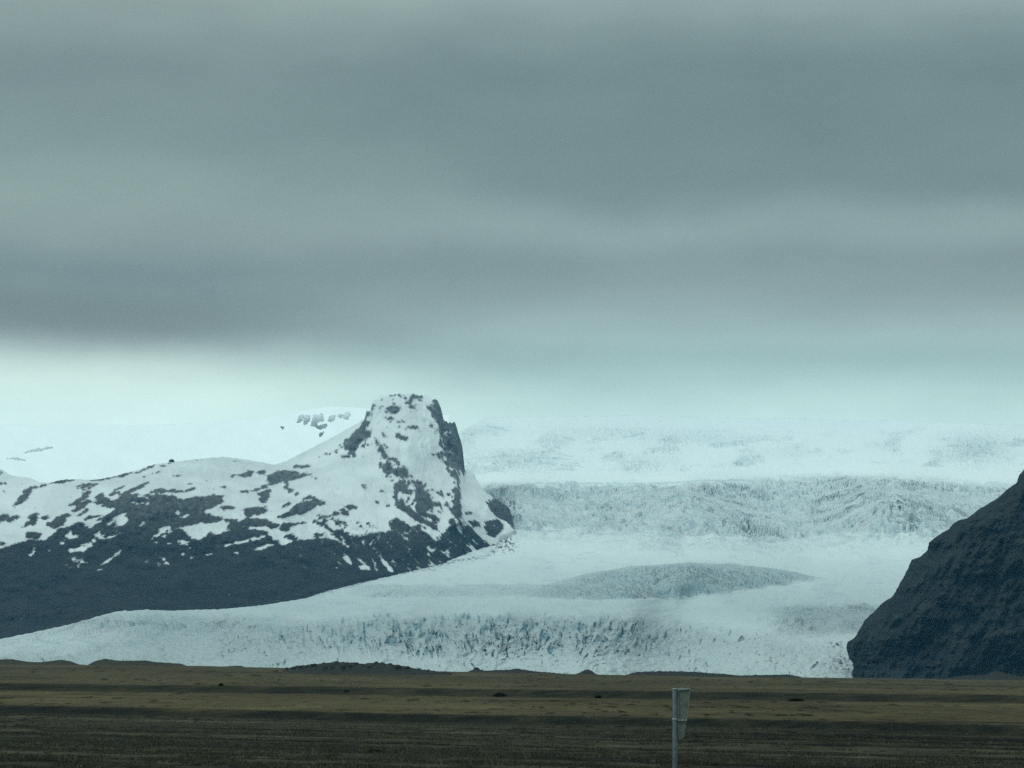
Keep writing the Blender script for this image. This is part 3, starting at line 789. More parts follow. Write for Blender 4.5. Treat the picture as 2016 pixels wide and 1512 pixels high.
crk = 1 - sstep(0.0, 0.16, np.abs(perlin(px / 11 + n_e * .12, py / 3.6 + fbm(px / 40, py / 20, 2, 299) * 3, 298)))
cracks = np.clip((1 - gap) * .8 + sstep(0.30, 0.08, tr) * .8 + sstep(0.26, 0.08, bl) * .5, 0, 1)
ice = 0.10 * front + 0.20 * mid + 0.10 * midtail + 0.26 * lens + 0.24 * tail + 0.26 * up + 0.18 * rside + 0.2 * lobe + 0.2 * edge
ice = ice * (0.9 + 1.0 * fbm(XW / 90, YW / 80, 4, 271)) + 0.42 * cracks * np.clip(mid * pat2 + midtail + up, 0, 1) + 0.25 * (1 - lgap) * lens
ice = ice + 0.30 * front * sstep(0.26, 0.06, diag) + 0.15 * front * sstep(0.24, 0.05, crum) * patch
ice = np.clip(ice + 0.12 * sstep(-0.1, 0.5, fbm(XW / 160, YW / 60, 4, 273)) * (1 - front), 0, 1)
LINES = [("680 590 1000 584 1300 591 1600 590 2016 568 2300 560", 4), ("900 600 1100 626 1500 606 1650 626", 5), ("1050 687 1300 667 1550 652 1780 625", 4), ("640 356 840 353 960 382", 3),
         ("640 390 780 400 940 410", 3), ("700 440 820 445 960 462", 3.5), ("780 482 950 482", 3), ("1560 690 1650 720 1830 680", 4), ("1100 830 1350 900 1480 960 1900 1000", 3), ("1350 240 1500 205", 4), ("300 150 480 190", 4)]
flow = zs(fbm(px / 70, (py - 0.04 * px) / 3.4, 4, 315, 0.6))
ice = np.clip(ice + 0.34 * sstep(0.1, 1.9, flow) * sstep(1020, 1100, py) * (1 - 0.6 * front) * sstep(-0.25, 0.2, fbm(px / 120, py / 26, 3, 317)), 0, 1)
for l, r in LINES:
    ice = np.maximum(ice, nearline(px, py + n_e * 0.35, Z3(P(l)), r * .3) * 0.6)
blue = np.clip(0.62 * slash + 0.30 * gulf + 0.12 * core + 0.30 * core * sstep(0.0, 1.2, zs(fbm(px / 24, py / 18, 3, 313))), 0, 1)
dirt = np.zeros(px.shape)
for cx, cy, rx, ry, a in ((1770, 1000, 28, 34, .62), (1790, 1035, 40, 18, .5), (1470, 1045, 22, 24, .55), (1340, 1030, 40, 20, .3), (1330, 1140, 50, 30, .24), (1250, 1150, 70, 26, .12),
                          (1010, 1010, 22, 30, .7), (992, 1070, 34, 22, .75), (1000, 1040, 30, 14, .5), (1655, 1305, 30, 26, .62), (1645, 1270, 28, 8, .7), (1668, 1322, 22, 14, .6), (990, 985, 20, 18, .5), (150, 1236, 60, 6, .3), (640, 1166, 30, 5, .45), (840, 1120, 90, 5, .4)):
    dirt = np.maximum(dirt, a * np.exp(-((px - cx) / rx) ** 2 - ((py - cy) / ry) ** 2))
dirt = dirt * 1.7 * sstep(-0.2, 0.3, fbm(px / 7, py / 4, 4, 279, 0.65))
dirt = np.maximum(dirt, 0.9 * np.exp(-((py - foot_l(px)) / 5.5) ** 2) * sstep(540, 640, px) * (1 - sstep(1000, 1030, px)) * sstep(-0.3, 0.3, fbm(px / 8, py / 3, 4, 280, .65)))
dirt = np.maximum(dirt, 0.5 * np.exp(-((py - foot_l(px) - 4) / 7) ** 2) * (1 - sstep(560, 640, px)) * sstep(0.1, 0.5, fbm(px / 16, py / 4, 4, 282, .65)))
dirt = np.maximum(dirt, 0.16 * mid * sstep(0.1, 0.6, fbm(px / 60, py / 18, 3, 281)))
dirt = np.maximum(dirt, 0.22 * lens * sstep(-0.1, 0.4, fbm(px / 40, py / 30, 3, 283)))
dirt = np.maximum(dirt, 0.85 * (mid + 0.5 * up + midtail) * (fbm(px / 6, py / 3, 3, 285, .6) > 0.60))
rough = np.clip(front * 0.5 + core * 0.4 + mid + lens + tail + up + rside + lobe + midtail, 0, 1)
q = []
for dy, dz in ((150, -5), (600, -250)):
    b = pg[0].copy(); b[:, 1] += dy; b[:, 0] *= b[:, 1] / (b[:, 1] - dy); b[:, 2] = np.maximum(b[:, 2] + dz, -3); q.append(b)
ext = lambda a: np.concatenate([np.repeat(a[:1], 2, 0), a], 0).ravel()
glac = mesh_obj("glacier", np.concatenate([np.array(q[::-1]), pg], 0), grid_faces(nr + 2, nc), mat_glacier(),
                attrs={"fresh_lit": ext(np.clip(0.10 + 0.55 * sstep(1120, 1000, py) * 0 + np.interp(py, [820, 925, 1060, 1120, 1200, 1250], [0.76, 0.82, 0.62, 0.30, 0.05, 0.22]), 0, 1)), "ice": ext(ice), "blue": ext(blue), "dirt": ext(dirt), "rough": ext(rough)})  # fresh snow above old ice, plus light from brighter cloud painted into albedo
tag(glac, "broad pale blue glacier tongue spilling in crevassed icefalls to the plain", "glacier", kind="structure")

# ------------------------------------------------------------------ dark mountain on the right
EDGE_R = [(760, 2330), (800, 2260), (850, 2150), (900, 2045), (924, 2016), (934, 2007), (951, 2001), (965, 1981), (981, 1964), (1005, 1924), (1021, 1903), (1024, 1887), (1030, 1878), (1042, 1867),
          (1052, 1850), (1059, 1839), (1068, 1829), (1083, 1826), (1096, 1812), (1102, 1795), (1119, 1788), (1150, 1771), (1173, 1758), (1190, 1734), (1204, 1721), (1221, 1703),
          (1250, 1686), (1256, 1682), (1264, 1668), (1272, 1666), (1283, 1668), (1297, 1672), (1306, 1680), (1318, 1679), (1332, 1678), (1350, 1676)]
nr, nc = 400, 460
py = np.linspace(760, 1350, nr)[:, None].repeat(nc, 1)
xl = np.interp(py, [e[0] for e in EDGE_R], [e[1] for e in EDGE_R]) + fbm(py / 7, py * 0 + 1.5, 3, 301) * 2.2
uu = np.linspace(0, 1, nc)[None] ** 1.6
px = xl + (3000 - xl) * uu
k = px - xl
base = np.interp(px, [1600, 1700, 1900, 2420], [2080, 2040, 1900, 1750])
Y = base + (1336 - py) * 0.62 + 110 * np.exp(-k / 28) + fbm(px / 110, py / 80, 5, 311) * 70 + (ridged((px + py * .55) / 46, (py - px * .2) / 120, 4, 313) - .5) * 30 + (ridged(px / 34, py / 30, 4, 315) - .5) * 18 + fbm(px / 9, py / 8, 3, 317) * 5
pr = place(px, py, Y)
cols = []
for dy, dx, dz in ((60, 10, -2), (250, 90, -25), (600, 350, -60)):
    b = pr[:, 0].copy(); b[:, 1] += dy; b[:, 0] = b[:, 0] * b[:, 1] / (b[:, 1] - dy) + dx; b[:, 2] = np.maximum(b[:, 2] + dz, -3); cols.append(b)
full = np.concatenate([np.stack(cols[::-1], 1), pr], 1)
tal = np.exp(-((px - 1760) / 90) ** 2 - ((py - 1335) / 40) ** 2) * 0.9
tal = np.maximum(tal, 0.8 * sstep(0.15, 0.5, fbm((px + py * .6) / 26, (py - px * .5) / 60, 4, 321)) * sstep(1180, 1290, py))
tal = np.maximum(tal, 0.45 * sstep(0.4, 1.7, zs(fbm((px + py * .6) / 10, (py - px * .5) / 75, 4, 325, .6))))
tal = np.concatenate([np.repeat(tal[:, :1], 3, 1), tal], 1)
dark = mesh_obj("mountain", full, grid_faces(nr, nc + 3)[:, ::-1], mat_dark_mountain(), attrs={"talus": tal.ravel(), "heath": np.concatenate([np.repeat((1 - sstep(1040, 1200, py))[:, :1], 3, 1), 1 - sstep(1040, 1200, py + 60 * fbm(px / 60, py / 60, 3, 331))], 1).ravel()})
tag(dark, "dark bare mountain flank rising steeply at the right edge", "mountain", kind="structure")

# ------------------------------------------------------------------ ground
def zones(x, D):
    """terrace edges run obliquely across the plain"""
    wob = fbm(x / 22, D * 0 + 2, 5, 401, .6) * 6
    dB = 139 - 0.60 * x + wob
    wobA = fbm(x / 40, D * 0 + 8, 3, 403) * 6
    dA = 262 - 0.47 * x + wobA
    return dB, dA


def ground_z(x, D):
    dB, dA = zones(x, D)
    z = 0.42 * sstep(0, 3.0, D - dB) + 0.85 * sstep(0, 5.0, D - dA)
    pxx = 1008 + F * x / np.maximum(D, 30)
    z = z + sstep(330, 800, D) * (1.3 + 2.5 * np.clip((1750 - pxx) / 1350, 0, 1) ** 1.5)
    wv = D + 0.58 * x
    near = 1 - sstep(-3, 4, D - dB)
    fur = fbm(wv / 5.2, x / 90, 3, 411, 0.6) * 0.085 + fbm(wv / 1.7, x / 25, 2, 413) * 0.03
    z = z + fur * (0.35 + 0.65 * near) * sstep(20, 50, D)
    z = z + fbm(x / 1.6, D / 2.2, 3, 415) * 0.06 * (0.5 + 0.5 * near) + fbm(x / 40, D / 40, 3, 417) * 0.10 * sstep(60, 200, D)
    return z


tcols = np.concatenate([[-12, -6, -3, -1.6, -0.9, -0.5], np.linspace(-0.36, 0.36, 1050), [0.5, 0.9, 1.6, 3, 6, 12]])
dd = EYE * F / np.arange(205, 7, -0.62)
Drow = np.concatenate([[-250, -80, 0, 20, 35, 48, 56], dd, np.geomspace(dd[-1] * 1.02, 8800, 40)])
T, D = np.meshgrid(tcols, Drow)
Xg = np.clip(T * np.maximum(D, 40), -5600, 5600)
Zg = ground_z(Xg, D)
dB, dA = zones(Xg, D)
c_near = np.array([0.038, 0.036, 0.026]); c_mid = np.array([0.083, 0.068, 0.040]); c_far = np.array([0.077, 0.064, 0.039]); c_bank = np.array([0.012, 0.016, 0.013])
c_band = np.array([0.008, 0.011, 0.010])
mB = sstep(-1.5, 3, D - dB)[..., None]; mA = sstep(1, 7, D - dA)[..., None]
tint = c_near * (1 - mB) + c_mid * mB
tint = tint * (1 - mA) + c_far * mA
wv = D + 0.58 * Xg
stre = fbm(wv / 4.2, Xg / 70, 4, 421, 0.6) + 0.5 * fbm(wv / 1.3, Xg / 60, 2, 422)
tint = tint * (1 + (2.1 * stre * (1 - mB[..., 0]) + (0.3 * stre + 0.55 * fbm(Xg / 9, D / 22, 5, 445, 0.65) * sstep(500, 200, D) + 0.5 * fbm(Xg / 40, D / 130, 4, 447, .6)) * mB[..., 0]))[..., None]
bandw = sstep(0.22, 0.45, fbm(wv / 9, Xg / 160, 3, 423)) * (1 - mB[..., 0]) * (0.6 + 0.4 * fbm(Xg / 3, D / 3, 2, 425))
bandw = np.maximum(bandw, np.exp(-((wv - 84 + fbm(Xg / 20, D * 0, 2, 427) * 1.6) / 2.2) ** 2) * (0.75 + 0.5 * fbm(Xg / 2.5, D / 4, 3, 429)))
bB = np.exp(-((D - dB - 1.5) / 3.4) ** 2) * sstep(-0.6, -0.1, fbm(Xg / 14, D * 0 + 5, 3, 431)) * (0.95 + 0.5 * fbm(Xg / 2.5, D / 5, 3, 433))  # near bank face together with its shadow, painted as one dark band
bA = np.where(D < dA + 4, np.exp(-((D - dA - 4) / 9) ** 2), np.exp(-((D - dA - 4) / 3) ** 2)) * (0.85 + 0.4 * fbm(Xg / 6, D / 9, 3, 435))
bF = np.exp(-((D - 520 + 0.5 * Xg) / 30) ** 2) * 0.5 * sstep(-.3, .3, fbm(Xg / 60, D / 60, 2, 436))
bk = np.clip(np.maximum.reduce([bandw, bB, bA, bF]), 0, 1)[..., None]
tint = tint * (1 - bk) + (c_bank * 0.6 + c_band * 0.4) * bk
fl = sstep(0.27, 0.36, fbm(Xg / (0.7 + D * 0.0045), D / (1.5 + D * 0.016), 3, 437, 0.6)) * sstep(3, 8, np.abs(D - dB - 2)) * sstep(5, 14, np.abs(D - dA - 3)) * (0.4 + 0.6 * sstep(-0.2, 0.2, fbm(Xg / 30, D / 60, 2, 438)))
Zg = Zg + fl * (D > 60) * (1 - sstep(500, 800, D)) * (0.02 + 0.0003 * D)
fl = (fl * 1.0 * (D > 60) * (1 - sstep(600, 900, D)))[..., None]
tint = tint * (1 - 0.8 * fl)  # hummock shadows painted as dark flecks on the raised mounds
def yh(px_):
    return 1328 + (px_ - 1008) * math.tan(ROLL)
for p1, q1, p2, q2, hw, zt, dk in ((1591, 1394, 1720, 1401, 1.3, .42, .8), (1720, 1401, 1830, 1408, 1.1, .42, .7), (970, 1377, 1090, 1379, 1.2, .42, .75), (1090, 1379, 1230, 1384, 1.0, .42, .6), (-40, 1371, 70, 1371, .8, .42, .75),
                                 (70, 1371, 210, 1372, .6, .42, .5), (1230, 1388, 1420, 1391, .8, .42, .5), (1440, 1403, 1520, 1405, .9, .42, .6), (430, 1390, 560, 1391, .6, .42, .5), (-60, 1435, 700, 1443, .9, 0, .6), (700, 1443, 1500, 1452, .9, 0, .55),
                                 (1500, 1452, 2080, 1458, .9, 0, .6), (-60, 1428, 900, 1437, .7, 0, .5), (300, 1452, 1300, 1462, .8, 0, .5), (900, 1470, 2080, 1484, 1.2, 0, .55), (1200, 1488, 2080, 1496, 1.4, 0, .6), (-60, 1488, 500, 1491, 1.3, 0, .45),
                                 (1650, 1433, 2080, 1437, 1.4, 0, .7), (-60, 1438.5, 900, 1440, .7, 0, -.35), (600, 1448, 1700, 1456, .7, 0, -.3)):
    g1 = (EYE - zt) * F / (q1 - yh(p1)); g2 = (EYE - zt) * F / (q2 - yh(p2))
    xa = (p1 - 1008) / F * g1; xb = (p2 - 1008) / F * g2
    tl = np.clip((Xg - xa) / (xb - xa), -0.02, 1.02)
    inside = (tl > -0.02) & (tl < 1.02)
    off = D - (g1 + (g2 - g1) * tl) - fbm(Xg / 7, Xg * 0 + q1, 4, 461, .6) * 3.2
    sc_l = D * D / (EYE * F) * hw * 1.7
    tint = tint * (1 - dk * (np.exp(-(off / sc_l) ** 2) * inside * np.clip(0.75 + 0.9 * fbm(Xg / 2.2, D / 6, 3, 463), 0, 1.2))[..., None])
tint = tint * (1 + 0.25 * fbm(Xg / 25, D / 50, 4, 439))[..., None]
tint = np.clip(tint, 0.003, 1)
ground = mesh_obj("ground", np.stack([Xg, D, Zg], -1), grid_faces(*Xg.shape), mat_ground(), attrs={"tint": tint.reshape(-1, 3)})
tag(ground, "flat brown heath and grass plain with low dark terrace banks", "ground", kind="structure")

# grass on the nearest strip
n = 60000
Dg = 1 / np.sqrt(rng.uniform(1 / 175.0 ** 2, 1 / 62.0 ** 2, n)); tg = rng.uniform(-0.26, 0.26, n); xg = tg * Dg
dBg, _ = zones(xg, Dg)
keep = (fbm(xg / 3, Dg / 3, 2, 441) + 0.8 * fbm((Dg + 0.58 * xg) / 3.2, xg / 40, 2, 443) > -0.05) & (Dg < dBg + 6)
xg, Dg = xg[keep], Dg[keep]; n = len(xg)
zg = ground_z(xg, Dg)
nb = 4
bx = np.repeat(xg, nb) + rng.normal(0, .09, n * nb); by = np.repeat(Dg, nb) + rng.normal(0, .09, n * nb); bz = np.repeat(zg, nb) - 0.01
hh = rng.uniform(.05, .13, n * nb); aa = rng.uniform(0, math.pi, n * nb); ww = rng.uniform(.010, .022, n * nb)
lx_ = rng.normal(0, .05, n * nb); ly_ = rng.normal(0, .05, n * nb)
v = np.zeros((n * nb, 3, 3))
v[:, 0] = np.stack([bx - np.cos(aa) * ww, by - np.sin(aa) * ww, bz], -1)
v[:, 1] = np.stack([bx + np.cos(aa) * ww, by + np.sin(aa) * ww, bz], -1)
v[:, 2] = np.stack([bx + lx_, by + ly_, bz + hh], -1)
shade = np.repeat(rng.uniform(0.6, 1.25, n), nb)
gc_ = np.array([0.040, 0.039, 0.027])[None] * shade[:, None]
dry = np.repeat(rng.uniform(0, 1, n) < 0.18, nb)
gc_[dry] = np.array([0.095, 0.085, 0.055]) * shade[dry][:, None]
tm = NT("grass_blades")
grass = mesh_obj("grass", v, np.arange(n * nb * 3).reshape(-1, 3), tm.bsdf(tm.attr("tint", True), 0.9, spec=0.05), smooth=False, attrs={"tint": np.repeat(gc_, 3, 0)})
tag(grass, "short rough grass covering the nearest strip of the plain", "grass", kind="stuff")

# ------------------------------------------------------------------ moraine hills on the edge of the plain
HP = [(-700, 1304), (-450, 1299), (-250, 1303), (-120, 1300), (0, 1298), (21, 1298), (56, 1302), (80, 1303), (121, 1299), (139, 1301), (156, 1307), (173, 1308), (187, 1301), (208, 1297), (236, 1301), (285, 1300), (305, 1303),
      (357, 1306), (375, 1312), (430, 1312), (475, 1309), (486, 1312), (560, 1314), (590, 1311), (617, 1309), (659, 1306), (700, 1307), (740, 1306), (765, 1309), (795, 1314), (820, 1317),
      (850, 1320), (878, 1322), (908, 1322), (938, 1317), (956, 1320), (1021, 1317), (1051, 1321), (1110, 1325), (1130, 1325), (1158, 1318), (1179, 1326), (1227, 1327), (1253, 1323), (1300, 1322),
      (1346, 1322), (1406, 1325), (1452, 1329), (1548, 1328), (1584, 1332), (1673, 1335), (1832, 1337), (1880, 1333), (1903, 1330), (1939, 1330), (1964, 1322), (1989, 1330), (2016, 1333), (2130, 1335)]
hprof = curve(HP)
m_hill = mat_simple("moraine_rubble", (0.026, 0.026, 0.021), (0.062, 0.055, 0.038), 0.25, 0.95, 0.8, spec=0.05)
m_rub = mat_simple("dark_rubble", (0.018, 0.020, 0.020), (0.046, 0.045, 0.040), 0.5, 0.95, 0.8, spec=0.05)


def hill(x0, x1, D0, wd, rough_, mat, label):
    nx = int((x1 - x0) / 1.3) + 2; ny = 60
    pxs = np.linspace(x0, x1, nx); s = np.linspace(-1, 1, ny)
    crest = place(pxs, hprof(pxs) + fbm(pxs / 7, pxs * 0 + D0, 4, 457, .65) * 3.2 * rough_, D0)
    endf = np.clip(np.minimum(pxs - x0, x1 - pxs) / 34.0, 0, 1); endf = endf * endf * (3 - 2 * endf)
    gcrest = ground_z(crest[:, 0], np.full(nx, float(D0)))
    Xh = np.zeros((ny, nx)); Yh = np.zeros((ny, nx)); Zh = np.zeros((ny, nx)); Bh = np.zeros((ny, nx))
    for i, t in enumerate(s):
        Dm = D0 + t * wd
        Xh[i] = crest[:, 0] * Dm / D0; Yh[i] = Dm
        prof = (1 - abs(t) ** 1.6) ** 1.2
        zb = ground_z(Xh[i], Yh[i]); Bh[i] = zb
        Zh[i] = zb + np.maximum(crest[:, 2] - gcrest, 0.2) * endf * prof
    nz = fbm(Xh / 9, Yh / 9, 4, 451, 0.6) * 0.9 + np.clip(fbm(Xh / 2.4, Yh / 4, 3, 453), 0, 1) * 1.1 * rough_
    env = np.clip((Zh - Bh) / 2.0, 0, 1)
    Zh = Zh + nz * env * (0.35 + 0.65 * rough_) - 0.25 * (1 - env)
    o = mesh_obj("hill", np.stack([Xh, Yh, Zh], -1), grid_faces(ny, nx), mat)
    tag(o, label, "hill", kind="structure")


hill(-700, 400, 760, 60, 0.15, m_hill, "smooth humped moraine hill under the glacier at far left")
hill(405, 500, 820, 40, 0.1, m_hill, "tiny low rise on the plain right of the smooth humped hill")
hill(545, 905, 620, 55, 0.9, m_rub, "dark rubble mound with bumpy crest before the glacier front")
hill(900, 1130, 820, 60, 0.5, m_rub, "low long rubble ridge right of the bumpy mound")
hill(1118, 1192, 820, 40, 0.6, m_rub, "small pointed rubble hump below the glacier centre")
hill(1215, 1600, 840, 60, 0.5, m_rub, "flat rubble ridge under the right part of the glacier")
hill(1820, 2130, 900, 60, 0.7, m_rub, "dark scrubby knoll at the foot of the right hand mountain")


# ------------------------------------------------------------------ boulders and shrubs
def blob(name, mat, rx, ry, rz, seed, amp=0.3, loc=(0, 0, 0), n=22, freq=1.6):
    th = np.linspace(0, math.pi, n); ph = np.linspace(0, 2 * math.pi, 2 * n, endpoint=False)
    A, B = np.meshgrid(th, ph, indexing='ij')
    x = np.sin(A) * np.cos(B); y = np.sin(A) * np.sin(B); z = np.cos(A)
    r = 1 + amp * (fbm(x * freq + 3, y * freq + z * freq * 1.3 + seed * 3.1, 4, 500 + seed, 0.6) + (ridged(x * 2 + z, y * 2 - z * .7, 2, 600 + seed) - .5) * .5)
    v = np.stack([x * r * rx, y * r * ry, np.maximum(z * r, -0.4) * rz], -1)
    nr_, nc_ = A.shape
    i = np.arange(nr_ - 1)[:, None] * nc_; j = np.arange(nc_)[None]; j2 = (j + 1) % nc_
    f = np.stack([i + j, i + nc_ + j, i + nc_ + j2, i + j2], -1).reshape(-1, 4)
    o = mesh_obj(name, v, f, mat, smooth=False)
    o.location = loc
    return o


m_boulder = mat_simple("dark_boulder", (0.012, 0.013, 0.014), (0.034, 0.033, 0.031), 0.8, 0.9, 0.2)
brng = np.random.default_rng(11)
proto_b = None
for i, (bpx, bs, dD) in enumerate([(592, 1.0, -28), (603, .8, -30), (618, 1.3, -20), (640, 1.1, -36), (662, 1.3, -6), (690, .9, -30), (702, .8, -8), (741, 1.1, -8), (768, 1.0, -5), (783, 1.2, -26), (802, 1.2, -14), (727, .9, -33), (655, .9, -38), (578, 1.0, -40), (565, .8, -38), (676, 1.0, -36)]):
    Dm = 620 + dD
    c = place(bpx, hprof(bpx), 620.0)
    t = abs(dD) / 55.0
    gb = float(ground_z(c[:1], np.array([620.0]))[0])
    zt = gb + (c[2] - gb) * (1 - t ** 1.6) ** 1.2
    if proto_b is None:
        o = proto_b = blob("boulder", m_boulder, 1.0, 1.0, 0.9, 3, 0.35)
    else:
        o = proto_b.copy(); col.objects.link(o)
    o.location = (c[0] * Dm / 620.0, Dm, zt + 0.1)
    bs *= 0.62
    o.scale = (bs * brng.uniform(.8, 1.3), bs, bs * brng.uniform(.7, 1.05)); o.rotation_euler = (0, 0, brng.uniform(0, 6))
    tag(o, "dark boulder strewn over the bumpy rubble mound before the glacier", "boulder", "boulders on the rubble mound")
c = place(938, 1318.5, 815.0)
tag(blob("boulder", m_boulder, 1.15, 1.0, 0.8, 8, 0.3, tuple(c)), "squarish dark boulder on the low long rubble ridge", "boulder")
c = place(338, 908, 3950.0)
tag(blob("boulder", m_boulder, 4.5, 4, 3.6, 5, 0.3, tuple(c)), "lone dark boulder on the snowy skyline left of the peak", "boulder")


def shrub(px_, py_, D_, size, label, flat=0.6, seed=1):
    """many small twig leaves round a low dome, over a short stem cluster"""
    r2 = np.random.default_rng(seed)
    c = place(px_, py_, D_)
    zz = float(ground_z(np.array([c[0]]), np.array([D_]))[0])
    root = bpy.data.objects.new("shrub", None); col.objects.link(root)
    root.location = (c[0], D_, zz); root.empty_display_size = 0.2
    m = 1500
    d = r2.normal(0, 1, (m, 3)); d /= np.linalg.norm(d, axis=1)[:, None]; d[:, 2] = np.abs(d[:, 2])
    rad = r2.uniform(.35, 1.0, m) * (1 + .35 * fbm(d[:, 0] * 2, d[:, 1] * 2 + d[:, 2], 2, seed))
    p = d * rad[:, None] * np.array([size, size * .8, size * flat])
    a = r2.normal(0, 1, (m, 3)); b = r2.normal(0, 1, (m, 3))
    s = size * 0.075
    v_ = np.stack([p, p + a * s, p + b * s], 1)
    mesh_obj("foliage", v_, np.arange(m * 3).reshape(-1, 3), m_leaf, root, smooth=False)
    sv, sf = [], []
    for q in range(9):
        an = q * .7; tip = np.array([math.cos(an) * size * .6, math.sin(an) * size * .5, size * flat * .7])
        w_ = size * .03
        k0 = len(sv)
        for dx, dy in ((-w_, -w_), (w_, -w_), (w_, w_), (-w_, w_)): sv.append((dx, dy, -0.03))
        for dx, dy in ((-w_, -w_), (w_, -w_), (w_, w_), (-w_, w_)): sv.append((tip[0] + dx * .4, tip[1] + dy * .4, tip[2]))
        for e in range(4): sf.append((k0 + e, k0 + (e + 1) % 4, k0 + 4 + (e + 1) % 4, k0 + 4 + e))
    mesh_obj("stem", np.array(sv), np.array(sf), m_leaf, root, smooth=False)
    tag(root, label, "shrub")


m_leaf = mat_simple("dark_shrub", (0.006, 0.008, 0.006), (0.016, 0.018, 0.013), 6.0, 0.9, 0.02, spec=0.05)
for args in ((435, 1358, 284, 0.42, "small round dark shrub at the bank foot, the leftmost one", .8, 1),
             (682, 1361, 274, 0.50, "round dark shrub at the bank foot below the bumpy rubble mound", .8, 2),
             (985, 1364, 262, 0.85, "widest dark shrub at the bank foot below the glacier centre", .5, 3),
             (1178, 1369, 255, 0.50, "small dark shrub at the bank foot left of the road sign", .7, 4),
             (740, 1478, 86, 0.36, "flat dark mat of shrub on the near grass, lowest in view", .28, 5),
             (1567, 1368, 240, 0.9, "low wide dark shrub on the bank right of the road sign", .3, 6)):
    shrub(*args)

# ------------------------------------------------------------------ road sign seen from behind
m_pole = mat_simple("galvanised_steel", (0.040, 0.054, 0.064), (0.082, 0.102, 0.114), 9.0, 0.55, 0.004, metal=0.4, spec=0.4)
m_back = mat_simple("weathered_aluminium", (0.07, 0.082, 0.076), (0.135, 0.148, 0.138), 14.0, 0.6, 0.004, metal=0.2, spec=0.3)
m_lip = mat_simple("bright_edge_metal", (0.16, 0.18, 0.18), (0.25, 0.275, 0.275), 20.0, 0.5, 0.003, metal=0.3, spec=0.4)
SD = 36.0
sc_ = place(1328.3, 1372.0, SD)
sgn = bpy.data.objects.new("road_sign", None); col.objects.link(sgn)
gz = float(ground_z(np.array([sc_[0]]), np.array([SD]))[0])
sgn.location = (sc_[0], SD, gz); sgn.empty_display_size = 0.3
tag(sgn, "narrow grey road sign clamped to a round steel post in the grass", "road sign")
S = SD / F       # metres per photo pixel at the sign
ztop = float(place(1328.3, 1358.0, SD)[2]) - gz


def tube(name, r, z0, z1, parent, mat, nseg=24, bev=0.006):
    a = np.linspace(0, 2 * math.pi, nseg, endpoint=False)
    rows = [(0.001, z0), (r - bev, z0), (r, z0 + bev), (r, z1 - bev), (r - bev, z1), (0.001, z1)]
    v_ = np.array([[(q * math.cos(t), q * math.sin(t), z) for t in a] for q, z in rows])
    i = np.arange(len(rows) - 1)[:, None] * nseg; j = np.arange(nseg)[None]; j2 = (j + 1) % nseg
    return mesh_obj(name, v_, np.stack([i + j, i + j2, i + nseg + j2, i + nseg + j], -1).reshape(-1, 4), mat, parent)


def prism(name, outline, y0, y1, parent, mat, bev=0.0):
    """outline in x,z; extruded in y"""
    k_ = len(outline); o_ = np.array(outline)
    v_ = np.concatenate([np.stack([o_[:, 0], np.full(k_, y0), o_[:, 1]], -1), np.stack([o_[:, 0], np.full(k_, y1), o_[:, 1]], -1)])
    me = bpy.data.meshes.new(name)
    me.from_pydata([tuple(x) for x in v_], [], [tuple(range(k_)), tuple(range(2 * k_ - 1, k_ - 1, -1))] + [(i, i + k_, (i + 1) % k_ + k_, (i + 1) % k_) for i in range(k_)])
    import bmesh
    b_ = bmesh.new(); b_.from_mesh(me); bmesh.ops.recalc_face_normals(b_, faces=b_.faces); b_.to_mesh(me); b_.free()
    me.materials.append(mat)
    o = bpy.data.objects.new(name, me); col.objects.link(o); o.parent = parent
    if bev:
        md = o.modifiers.new("bevel", 'BEVEL'); md.width = bev; md.segments = 2
    return o


rp = 0.039
tube("post", rp, -0.25, ztop, sgn, m_pole)
tube("cap", rp + 0.004, ztop + 0.001, ztop + 0.022, sgn, m_lip)
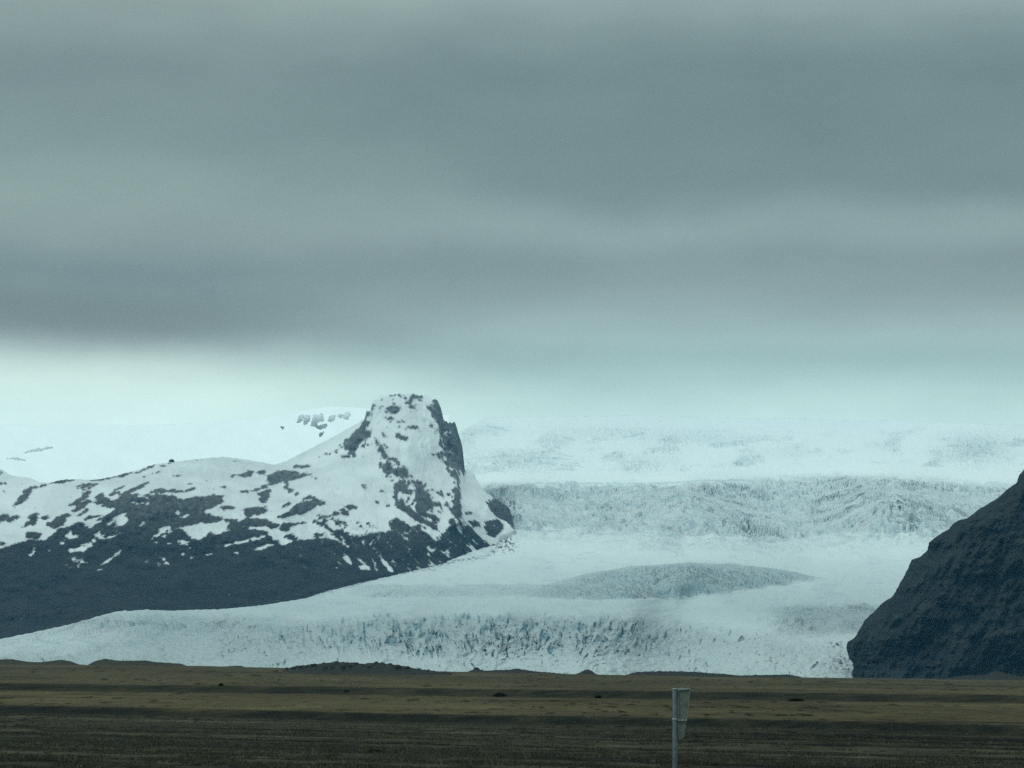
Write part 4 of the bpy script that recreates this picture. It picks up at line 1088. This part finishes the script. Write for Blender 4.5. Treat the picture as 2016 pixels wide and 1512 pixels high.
# tapering panel: 1.0 px = S metres; right of the post
x0 = rp + 0.010
pn = prism("panel", [(x0, ztop - 0.012), (0.245, ztop + 0.012), (0.236, ztop - 0.12), (0.190, ztop - 0.50), (0.150, ztop - 0.745), (0.130, ztop - 0.775), (0.075, ztop - 0.785), (x0 + .004, ztop - 0.765)], 0.018, 0.024, sgn, m_back, 0.002)
rim = prism("rim", [(0.247, ztop + 0.020), (0.254, ztop + 0.026), (0.238, ztop - 0.12), (0.192, ztop - 0.50), (0.186, ztop - 0.50), (0.232, ztop - 0.12)], -0.006, 0.030, pn, m_lip, 0.002)
prism("rim", [(-0.030, ztop + 0.024), (0.244, ztop + 0.034), (0.243, ztop + 0.008), (0.050, ztop - 0.008), (0.046, ztop + 0.020)], -0.012, 0.028, pn, m_lip, 0.002)
for dz in (-0.47,):
    cl_ = tube("clamp", rp + 0.006, ztop + dz - 0.018, ztop + dz + 0.018, sgn, m_lip)
    prism("bracket", [(rp + .008, ztop + dz - 0.006), (0.19, ztop + dz + 0.004), (0.19, ztop + dz - 0.022), (0.17, ztop + dz - 0.030), (rp + .008, ztop + dz - 0.022)], -0.030, 0.015, cl_, m_lip, 0.003)
for bx_ in (0.085, 0.150):
    bo = tube("bolt", 0.008, 0, 0.012, cl_, m_pole, 8, 0.002)
    bo.rotation_euler = (math.pi / 2, 0, 0); bo.location = (bx_, -0.030, ztop - 0.478)
prism("stiffener", [(x0 + .004, ztop - 0.03), (x0 + .022, ztop - 0.03), (x0 + .022, ztop - 0.74), (x0 + .004, ztop - 0.74)], -0.004, 0.016, pn, m_back, 0.002)

# ------------------------------------------------------------------ haze
bx = np.array([(x, y, z) for z in (-6, 1130) for y in (-400, 9400) for x in (-5900, 5900)], float)
fz = np.array([(0, 1, 3, 2), (4, 6, 7, 5), (0, 4, 5, 1), (2, 3, 7, 6), (0, 2, 6, 4), (1, 5, 7, 3)])
hm = NT("haze_air")
pv = hm.n('ShaderNodeVolumePrincipled')
pv.inputs['Color'].default_value = (*HCOL, 1)
pv.inputs['Density'].default_value = HZ
pv.inputs['Anisotropy'].default_value = 0.0
hm.t.links.new(pv.outputs[0], hm.out.inputs['Volume'])
hz = mesh_obj("haze", bx, fz[:, ::-1], hm.m, smooth=False)
tag(hz, "thin blue grey haze in the air over the plain and mountains", "haze", kind="stuff")

# ------------------------------------------------------------------ render settings
scene.render.engine = 'CYCLES'
scene.view_settings.view_transform = 'Standard'
scene.view_settings.look = 'None'
scene.view_settings.gamma = 1.0
scene.view_settings.exposure = 0.0
c_ = scene.cycles
c_.sample_clamp_indirect = 1.2; c_.max_bounces = 6; c_.diffuse_bounces = 3; c_.glossy_bounces = 2; c_.volume_bounces = 2; c_.transparent_max_bounces = 4
c_.use_denoising = False; c_.denoiser = 'OPENIMAGEDENOISE'; c_.denoising_input_passes = 'RGB_ALBEDO_NORMAL'
